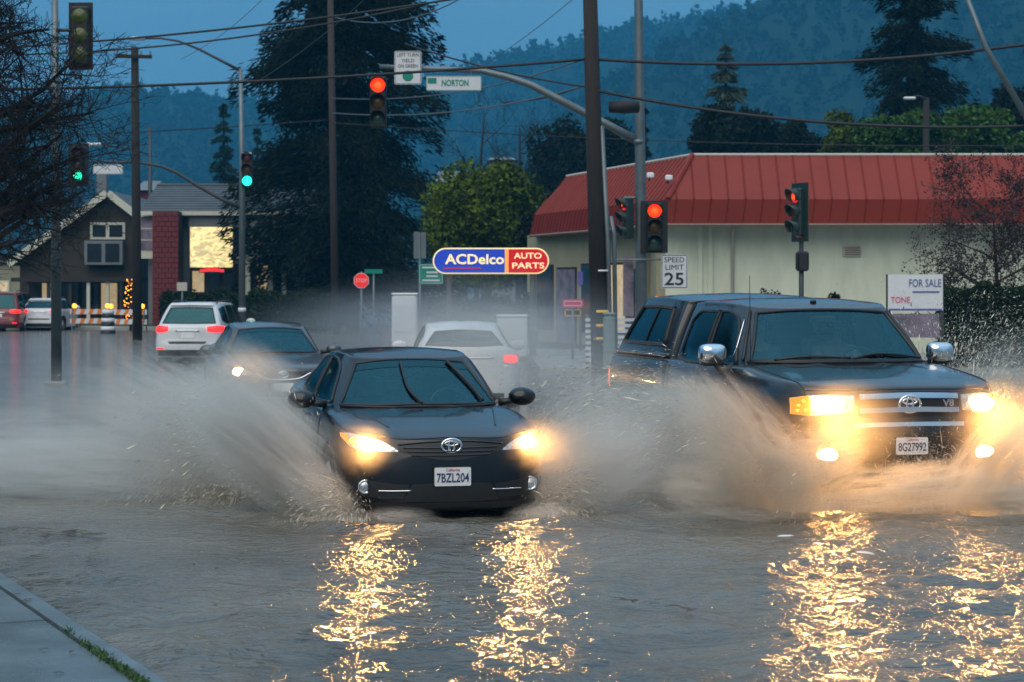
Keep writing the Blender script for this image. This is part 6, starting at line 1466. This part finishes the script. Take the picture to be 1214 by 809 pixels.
# ================================================================ PEOPLE in the pickup
def skin_mesh(verts, edges, radii, root_i, sub=2):
    me = bpy.data.meshes.new('p'); me.from_pydata(verts, edges, []); o = bpy.data.objects.new('p', me); C.objects.link(o)
    sk = o.modifiers.new('s', 'SKIN'); sk.use_smooth_shade = True; sl = me.skin_vertices[0].data
    for v, r in zip(sl, radii): v.radius = (r, r) if not isinstance(r, tuple) else r
    sl[root_i].use_root = True
    sb = o.modifiers.new('u', 'SUBSURF'); sb.levels = sub; sb.render_levels = sub
    bpy.context.view_layer.update(); m = bpy.data.meshes.new_from_object(o.evaluated_get(bpy.context.evaluated_depsgraph_get()))
    bpy.data.objects.remove(o); return m
def seated_person(loc, rz, label, shirt, driver):
    root = empty('person', loc, rz, label, 'person')
    # frame: y back, z up from the seat cushion
    v = [(0, .12, .10), (0, .16, .30), (0, .15, .46), (0, .12, .555), (0, .10, .61), (0, .085, .68), (0, .075, .745), (0, .085, .80)]
    r = [(.15, .12), (.14, .11), (.16, .11), (.06, .06), (.052, .055), (.068, .080), (.076, .092), (.05, .06)]
    e = [(i, i + 1) for i in range(7)]
    hands = []
    for sg in (1, -1):
        b = len(v)
        if driver: arm = [(sg * .19, .14, .47), (sg * .25, -.02, .27), (sg * .17, -.26, .34), (sg * .14, -.34, .37)]
        else: arm = [(sg * .19, .14, .47), (sg * .24, .06, .24), (sg * .14, -.14, .16), (sg * .10, -.22, .15)]
        v += arm; r += [.062, .047, .034, .028]; e += [(2, b), (b, b + 1), (b + 1, b + 2), (b + 2, b + 3)]; hands.append(arm[-1])
        b = len(v); v += [(sg * .10, .02, .08), (sg * .13, -.36, .13), (sg * .13, -.48, -.22), (sg * .13, -.60, -.25)]; r += [.095, .065, .05, .035]; e += [(0, b), (b, b + 1), (b + 1, b + 2), (b + 2, b + 3)]
    me = skin_mesh(v, e, r, 0); me.name = 'body'
    o = link('body', me, 'skin', root, True)
    # shirt: the torso and upper arms a little larger
    v2 = v[:4] + [p for s in (0, 1) for p in v[8 + s * 8: 8 + s * 8 + 3]]; r2 = [(.16, .13), (.15, .12), (.17, .12), (.065, .065)] + [.072, .056, .04] * 2
    e2 = [(0, 1), (1, 2), (2, 3), (2, 4), (4, 5), (5, 6), (2, 7), (7, 8), (8, 9)]
    link('shirt', skin_mesh(v2, e2, r2, 0), shirt, root, True)
    # face and hair
    hc = Vector((0, .078, .735))
    h = MB().lathe([(0.0, .118), (.05, .108), (.082, .07), (.090, .02), (.086, -.02), (.08, -.03)], hc + Vector((0, .022, 0)), 'Z', 18); link_o = h.build('hair', 'hair', root, True)
    f = MB().tube([hc + Vector((0, -.088, .02)), hc + Vector((0, -.108, -.018)), hc + Vector((0, -.088, -.03))], [.010, .016, .010], 6); f.build('nose', 'skin', root, True)
    for sg in (1, -1):
        MB().lathe([(0, -.010), (.012, 0), (0, .010)], hc + Vector((sg * .032, -.082, .012)), 'Y', 8).build('eye', 'emblem_black', root, True); MB().lathe([(0, -.012), (.026, 0), (0, .012)], hc + Vector((sg * .082, .0, -.005)), 'X', 8).build('ear', 'skin', root, True)
    MB().tube([hc + Vector((-.024, -.078, -.058)), hc + Vector((0, -.086, -.060)), hc + Vector((.024, -.078, -.058))], .006, 5).build('mouth', 'plate_red', root, True)
    # hands with fingers curled over the wheel or resting on the lap
    for hx, p in zip((1, -1), hands):
        p = Vector(p); vs = [tuple(p), tuple(p + Vector((0, -.05, .01)))]; rr = [.026, .03]; ee = [(0, 1)]
        for k in range(4):
            b = len(vs); x = (k - 1.5) * .018; ln = (.030, .036, .034, .026)[k]; vs += [tuple(p + Vector((x, -.075, .014))), tuple(p + Vector((x * 1.1, -.075 - ln, .0))), tuple(p + Vector((x * 1.1, -.070 - ln * .8, -.028)))]; rr += [.010, .0085, .0075]; ee += [(1, b), (b, b + 1), (b + 1, b + 2)]
        b = len(vs); vs += [tuple(p + Vector((-hx * .034, -.035, .012))), tuple(p + Vector((-hx * .05, -.066, .004)))]; rr += [.011, .008]; ee += [(0, b), (b, b + 1)]
        link('hand', skin_mesh(vs, ee, rr, 0, 1), 'skin', root, True)
    return root
for x, dr, lab, sh in ((.42, True, 'person in a pale shirt driving the pickup with hands on the wheel', 'shirt_grey'), (-.42, False, 'person in a blue shirt riding in the pickup passenger seat', 'shirt_blue')):
    Mw = truck.root.matrix_basis; p = Matrix.Translation(truck.root.location) @ Matrix.Rotation(R(14), 4, 'Z') @ Vector((x, 2.56 - truck.L / 2, .93))
    seated_person(p, R(14), lab, sh, dr)
# ================================================================ SPRAY
mat_n = [0]
def icosphere(n=3):
    bm = bmesh.new(); bmesh.ops.create_icosphere(bm, subdivisions=n, radius=1.0); me = bpy.data.meshes.new('spray'); bm.to_mesh(me); bm.free(); return me
SPH = icosphere()
def plume(px, py, d, rx, ry, rz, tilt, m, label, step=1.0):
    me = SPH.copy(); o = link('spray_mist', me, m); o.location = P(px, py, d); o.scale = (rx, ry, rz); o.rotation_euler = (0, R(tilt), 0)
    tag(o, label, 'spray', kind='stuff'); M_[m].cycles.volume_step_rate = step
    return o
wc = (0.97, 0.945, 0.88); tc_ = (0.96, 0.89, 0.76)
spray_mat('spray_dense', 7.0, wc, 3.4, (0.5, 1.0, 1.8), 0.36, 0.62)
spray_mat('spray_tongue', 15.0, wc, 3.2, (0.42, 1.0, 1.9), 0.40, 0.62)
spray_mat('spray_mid', 3.4, wc, 3.2, (0.55, 1.0, 1.9), 0.40, 0.62)
spray_mat('spray_thin', 1.15, wc, 2.4, (0.8, 1.0, 1.4), 0.25, 0.65)
spray_mat('spray_haze', 0.6, wc, 2.6, (0.8, 1.0, 1.6), 0.32, 0.65)
spray_mat('spray_air', 0.25, (0.80, 0.82, 0.84), 2.2, (0.8, 1.0, 1.2), 0.2, 0.7)
spray_mat('spray_tan', 13.0, tc_, 2.8, (0.7, 1.0, 1.5), 0.44, 0.60)
spray_mat('spray_burst', 15.0, tc_, 3.0, (0.55, 1.0, 1.5), 0.42, 0.61)
spray_mat('halo_mist', 0.85, (0.95, 0.90, 0.80), 2.6, (0.8, 1.0, 1.3), 0.2, 0.7, aniso=0.6)  # mist added before the headlamps so that their beams form halos
spray_mat('spray_lip', 9.0, wc, 5.0, (0.8, 1.0, 1.0), 0.44, 0.62)
# black sedan, kerb side
plume(312, 532, 16.75, 1.05, .48, .52, 40, 'spray_tongue', 'dense white tongue of spray thrown up by the kerb-side wheel of the black sedan')
plume(378, 585, 16.5, .50, .45, .26, 35, 'spray_tongue', 'foot of the spray at the kerb-side front wheel of the black sedan')
plume(235, 525, 18.3, 1.25, .80, .62, 20, 'spray_mid', 'fan of spray spreading from the black sedan over the kerb-side lane')
plume(120, 555, 18.2, 1.75, .9, .46, 4, 'spray_mid', 'low rolling spray trailing off beside the black sedan')
plume(20, 545, 19.0, 1.5, 1.0, .60, 0, 'spray_mid', 'low mist at the end of the wake beside the kerb')
plume(150, 490, 24.0, 2.6, 2.0, .70, 6, 'spray_haze', 'thin mist hanging over the flooded lane behind the black sedan')
plume(225, 490, 18.8, 1.25, .8, .62, 28, 'spray_mid', 'upper fan of spray drifting off the kerb-side wheel of the black sedan')
plume(300, 470, 18.0, .80, .5, .50, 45, 'spray_dense', 'crest of the spray beside the rear door of the black sedan')
# between the cars
plume(690, 560, 17.0, .85, .55, .56, -28, 'spray_dense', 'spray thrown off the far wheel of the black sedan')
plume(770, 555, 18.0, 1.15, .9, .66, -10, 'spray_mid', 'cloud of spray between the black sedan and the pickup')
plume(760, 480, 22.5, 1.9, 1.6, .85, 0, 'spray_thin', 'thin mist hanging between the black sedan and the pickup')
plume(715, 515, 18.6, .95, .8, .62, -25, 'spray_mid', 'upper fan of spray drifting off the far wheel of the black sedan')
plume(820, 500, 18.2, .70, .5, .52, 40, 'spray_dense', 'crest of the spray beside the doors of the pickup')
# pickup
plume(888, 535, 16.75, .92, .42, .50, 52, 'spray_burst', 'dense burst of spray thrown up by the near front wheel of the pickup')
plume(965, 560, 16.5, .55, .40, .42, -20, 'spray_tan', 'tan billow of spray at the near front corner of the pickup')
plume(850, 585, 16.9, .62, .45, .30, 12, 'spray_tan', 'tan spray rolling off the near side of the pickup')
plume(1080, 580, 16.45, .90, .40, .28, -6, 'spray_tan', 'low tan bow wave of spray under the bumper of the pickup')
plume(985, 600, 16.4, .70, .35, .16, 0, 'spray_mid', 'thin spray skimming the water before the pickup')
plume(1175, 560, 16.9, .70, .5, .40, -48, 'spray_burst', 'tan burst of spray from the far front wheel of the pickup')
plume(1205, 595, 16.6, .60, .5, .26, 0, 'spray_tan', 'low tan spray at the far front corner of the pickup')
plume(1200, 470, 19.3, .8, .7, .75, -40, 'spray_thin', 'thin spray fanning out beyond the far fender of the pickup')
plume(810, 515, 19.6, 1.0, .7, .60, 20, 'spray_mid', 'spray hanging along the near side of the pickup')
plume(1000, 510, 16.9, .75, .55, .50, 0, 'halo_mist', 'fine mist added as a halo before the near headlights of the pickup')
plume(1190, 505, 17.2, .65, .55, .50, 0, 'halo_mist', 'fine mist added as a halo before the far headlights of the pickup')
plume(655, 525, 16.5, .55, .5, .34, 0, 'halo_mist', 'fine mist added as a halo before the far headlight of the black sedan')
plume(425, 530, 16.1, .34, .4, .30, 0, 'halo_mist', 'fine mist added as a halo before the kerb-side headlight of the black sedan')
plume(300, 445, 29.5, .75, .6, .55, 0, 'halo_mist', 'fine mist added as a halo before the headlight of the dark grey sedan')
# farther back
plume(580, 412, 28.0, 1.8, 1.3, .90, 0, 'spray_thin', 'thin mist half hiding the white sedan')
plume(330, 480, 27.0, 1.6, 1.2, .60, 10, 'spray_haze', 'thin mist round the following dark grey sedan')
plume(560, 380, 36.0, 3.6, 3.0, 1.15, 0, 'spray_air', 'pale mist drifting over the middle of the crossing')
plume(680, 420, 29.0, 2.2, 2.0, 1.0, 0, 'spray_air', 'pale mist drifting beside the white sedan')
plume(440, 400, 40.0, 3.4, 3.0, 1.2, 0, 'spray_air', 'pale mist drifting in front of the far stop sign')
# foam lips at the bumper
plume(470, 612, 16.15, .40, .25, .09, 0, 'spray_lip', 'white foam lip under the kerb-side corner of the black sedan')
plume(640, 608, 16.35, .36, .25, .11, -8, 'spray_lip', 'white foam lip under the far corner of the black sedan')
plume(880, 612, 16.6, .9, .3, .10, 0, 'spray_lip', 'white foam edge running ahead of the pickup')

# droplets: ballistic, each a short stretched drop
def droplets(label, car, wx, wy, lat_v, n, up=(1.2, 4.2), back=(3.5, 8.0), tmax=.62, size=.0055, seed=1, spread=.10, z0=WZ, fwd_n=0, both=0.0, long=5.0):
    rng = np.random.RandomState(seed); yaw = car.root.rotation_euler.z
    M3 = np.array(Matrix.Rotation(yaw, 3, 'Z')); org = np.array(car.root.location) + M3 @ np.array([wx, wy - car.L / 2, z0])
    t = rng.rand(n) ** 0.8 * tmax; e_ = rng.rand(n)
    vu = up[0] + (up[1] - up[0]) * rng.rand(n) ** 1.3; vl = lat_v * (0.25 + 0.9 * rng.rand(n)); vb = back[0] + (back[1] - back[0]) * rng.rand(n)
    # clumps give streaky sheets
    cl = rng.randint(0, 26, n); cv = rng.normal(size=(26, 3)) * np.array([.5, .8, .45]); vl = vl + cv[cl, 0]; vb = vb + cv[cl, 1]; vu = np.maximum(.2, vu + cv[cl, 2])
    p = np.stack([vl * t, vb * t, vu * t - 4.9 * t * t], 1) + rng.normal(size=(n, 3)) * spread * (0.25 + t[:, None] * 1.6)
    v = np.stack([vl, vb * .5, vu - 9.8 * t], 1); p[:, 2] = np.where(p[:, 2] < 0.0, np.abs(p[:, 2]) * .15, p[:, 2])
    p = p @ M3.T; v = v @ M3.T; v /= np.linalg.norm(v, axis=1)[:, None]
    s = .27 * size * np.exp(rng.normal(size=n) * .5); ln = s * long * 2.2 * (0.5 + rng.rand(n))
    a = np.cross(v, rng.normal(size=(n, 3))); a /= np.linalg.norm(a, axis=1)[:, None]; s = s[:, None]; ln = ln[:, None]
    V = np.stack([p - v * ln, p + a * s, p + v * ln * .6, p - a * s], 1).reshape(-1, 3); Fc = np.arange(4 * n).reshape(n, 4)
    o = mesh_np('spray_droplets', V, Fc, 4, 'droplet', smooth=True); o.location = tuple(org); tag(o, label, 'spray', kind='stuff'); return o
droplets('flying drops thrown by the kerb-side front wheel of the black sedan', camry, -.92, .85, -2.6, 75140, (1.0, 4.2), (2.5, 7.5), .6, .0050, 1)
droplets('flying drops thrown by the far front wheel of the black sedan', camry, .92, .85, 2.4, 46240, (.8, 3.4), (2.0, 7.0), .5, .0050, 2)
droplets('drops thrown ahead by the kerb-side wheel of the black sedan', camry, -.75, .35, -1.6, 20230, (.4, 1.8), (-1.0, 2.0), .3, .0055, 3, spread=.08)
droplets('drops thrown ahead by the far wheel of the black sedan', camry, .75, .35, 1.4, 17340, (.4, 1.6), (-1.0, 2.0), .3, .0055, 4, spread=.08)
droplets('flying drops thrown by the near front wheel of the pickup', truck, -1.05, .8, -2.4, 75140, (1.0, 4.2), (0.5, 6.5), .6, .0055, 5)
droplets('flying drops thrown by the far front wheel of the pickup', truck, 1.08, .9, 2.7, 69360, (1.6, 5.6), (1.0, 6.0), .75, .0075, 6, spread=.14)
droplets('drops bursting ahead of the near front wheel of the pickup', truck, -.85, .25, -1.5, 40460, (.6, 3.2), (-2.2, 1.4), .42, .0050, 7, spread=.12)
droplets('drops bursting ahead of the far front wheel of the pickup', truck, .9, .25, 1.2, 40460, (.6, 3.2), (-2.2, 1.4), .42, .0050, 8, spread=.12)
droplets('drops splashing up before the pickup bumper', truck, .0, .0, .2, 26010, (.4, 2.6), (-1.6, .6), .36, .0045, 9, spread=.30)
droplets('flying drops thrown by the near rear wheel of the pickup', truck, -1.05, 4.4, -1.8, 20230, (.8, 2.6), (1.0, 6.0), .45, .0060, 10)
droplets('flying drops round the following dark grey sedan', sedan2, -.92, .9, -2.2, 23120, (.8, 3.0), (1.0, 6.0), .5, .0070, 11)
# near drops splashing off the water beside the curb-side wheel
# ---------------------------------------------------------------- things floating on the water
rng = random.Random(9); LF = []
def leaf_mesh(seed, ln, wd):
    r = random.Random(seed); n = 9; vs = []; fs = []
    for i in range(n):
        t = i / (n - 1); w = wd * math.sin(PI * t) ** .7 * (.9 + .2 * r.random()); z = .003 * math.sin(t * 3.1) + r.uniform(-.001, .001)
        vs += [(t * ln - ln / 2, -w, z + .002), (t * ln - ln / 2, 0, z), (t * ln - ln / 2, w, z + .003)]
    fs = [(i * 3 + k, i * 3 + k + 1, i * 3 + 4 + k, i * 3 + 3 + k) for i in range(n - 1) for k in (0, 1)]
    me = bpy.data.meshes.new('floating_leaf'); me.from_pydata(vs, [], fs); me.shade_smooth(); return me
def leaf(px, py, ln, m, label, group, z=None):
    zz = WZ + .034 if z is None else z; d = F * (CZ - zz) / (py - HZ); p = PG(px, d, zz); me = leaf_mesh(int(px * 7 + py), ln, ln * rng.uniform(.16, .28))
    o = link('floating_leaf', me, m); o.location = p; o.rotation_euler = (rng.uniform(-.1, .1), rng.uniform(-.1, .1), rng.uniform(0, 6.28)); tag(o, label, 'leaf', group)
G1 = 'brown leaves drifting in a line past the end of the curb'
for k in range(26): leaf(2 + k * 4.6 + rng.uniform(-3, 3), 628 + k * .25 + rng.uniform(-4, 5), rng.uniform(.06, .14), 'debris_green' if k in (6, 20) else 'debris_brown', 'wet greenish leaf among brown leaves drifting past the curb end' if k in (6, 20) else 'wet brown leaf drifting past the rounded end of the curb', G1)
G2 = 'brown leaves floating between the headlight reflections'
for px, py in ((735, 710), (744, 712), (752, 713), (775, 716), (800, 719), (812, 722), (822, 724), (640, 692), (655, 700), (560, 655)): leaf(px + rng.uniform(-3, 3), py, rng.uniform(.05, .11), 'debris_brown', 'wet brown leaf floating between two headlight reflections', G2)
G3 = 'small dark leaves scattered on the open water'
for _ in range(26):
    px = rng.uniform(180, 700); py = rng.uniform(650, 800)
    if px < (py - 640) * 1.35 + 30: continue
    leaf(px, py, rng.uniform(.03, .07), 'debris_brown', 'small dark leaf scattered on the open water', G3)
G4 = 'pale scraps floating before the pickup'
for px, py in ((931, 636), (969, 645), (1026, 656)): leaf(px, py, .13, 'sign_white', 'white paper scrap floating ahead of the pickup', G4)
G5 = 'small dark leaves stuck to the wet pavement'
for px, py in ((62, 740), (33, 711), (20, 705), (52, 770), (70, 798), (85, 773), (28, 713)): leaf(px, py, .05, 'debris_brown', 'small dark leaf stuck to the wet pavement', G5, z=.178)

# ================================================================ HAZE
def haze():
    m = bpy.data.materials.new('haze'); m.use_nodes = True; t = m.node_tree; t.nodes.clear(); o = t.nodes.new('ShaderNodeOutputMaterial'); v = t.nodes.new('ShaderNodeVolumePrincipled')
    v.inputs['Color'].default_value = (0.10, 0.58, 0.98, 1); v.inputs['Density'].default_value = 0.00036; v.inputs['Anisotropy'].default_value = 0.0
    t.links.new(v.outputs[0], o.inputs['Volume']); M_['haze'] = m
    ob = MB().box((0, 1130, 159), (4200, 2360, 320)).build('haze', 'haze'); tag(ob, 'thin blue evening haze over the valley', 'haze', kind='stuff')
haze()
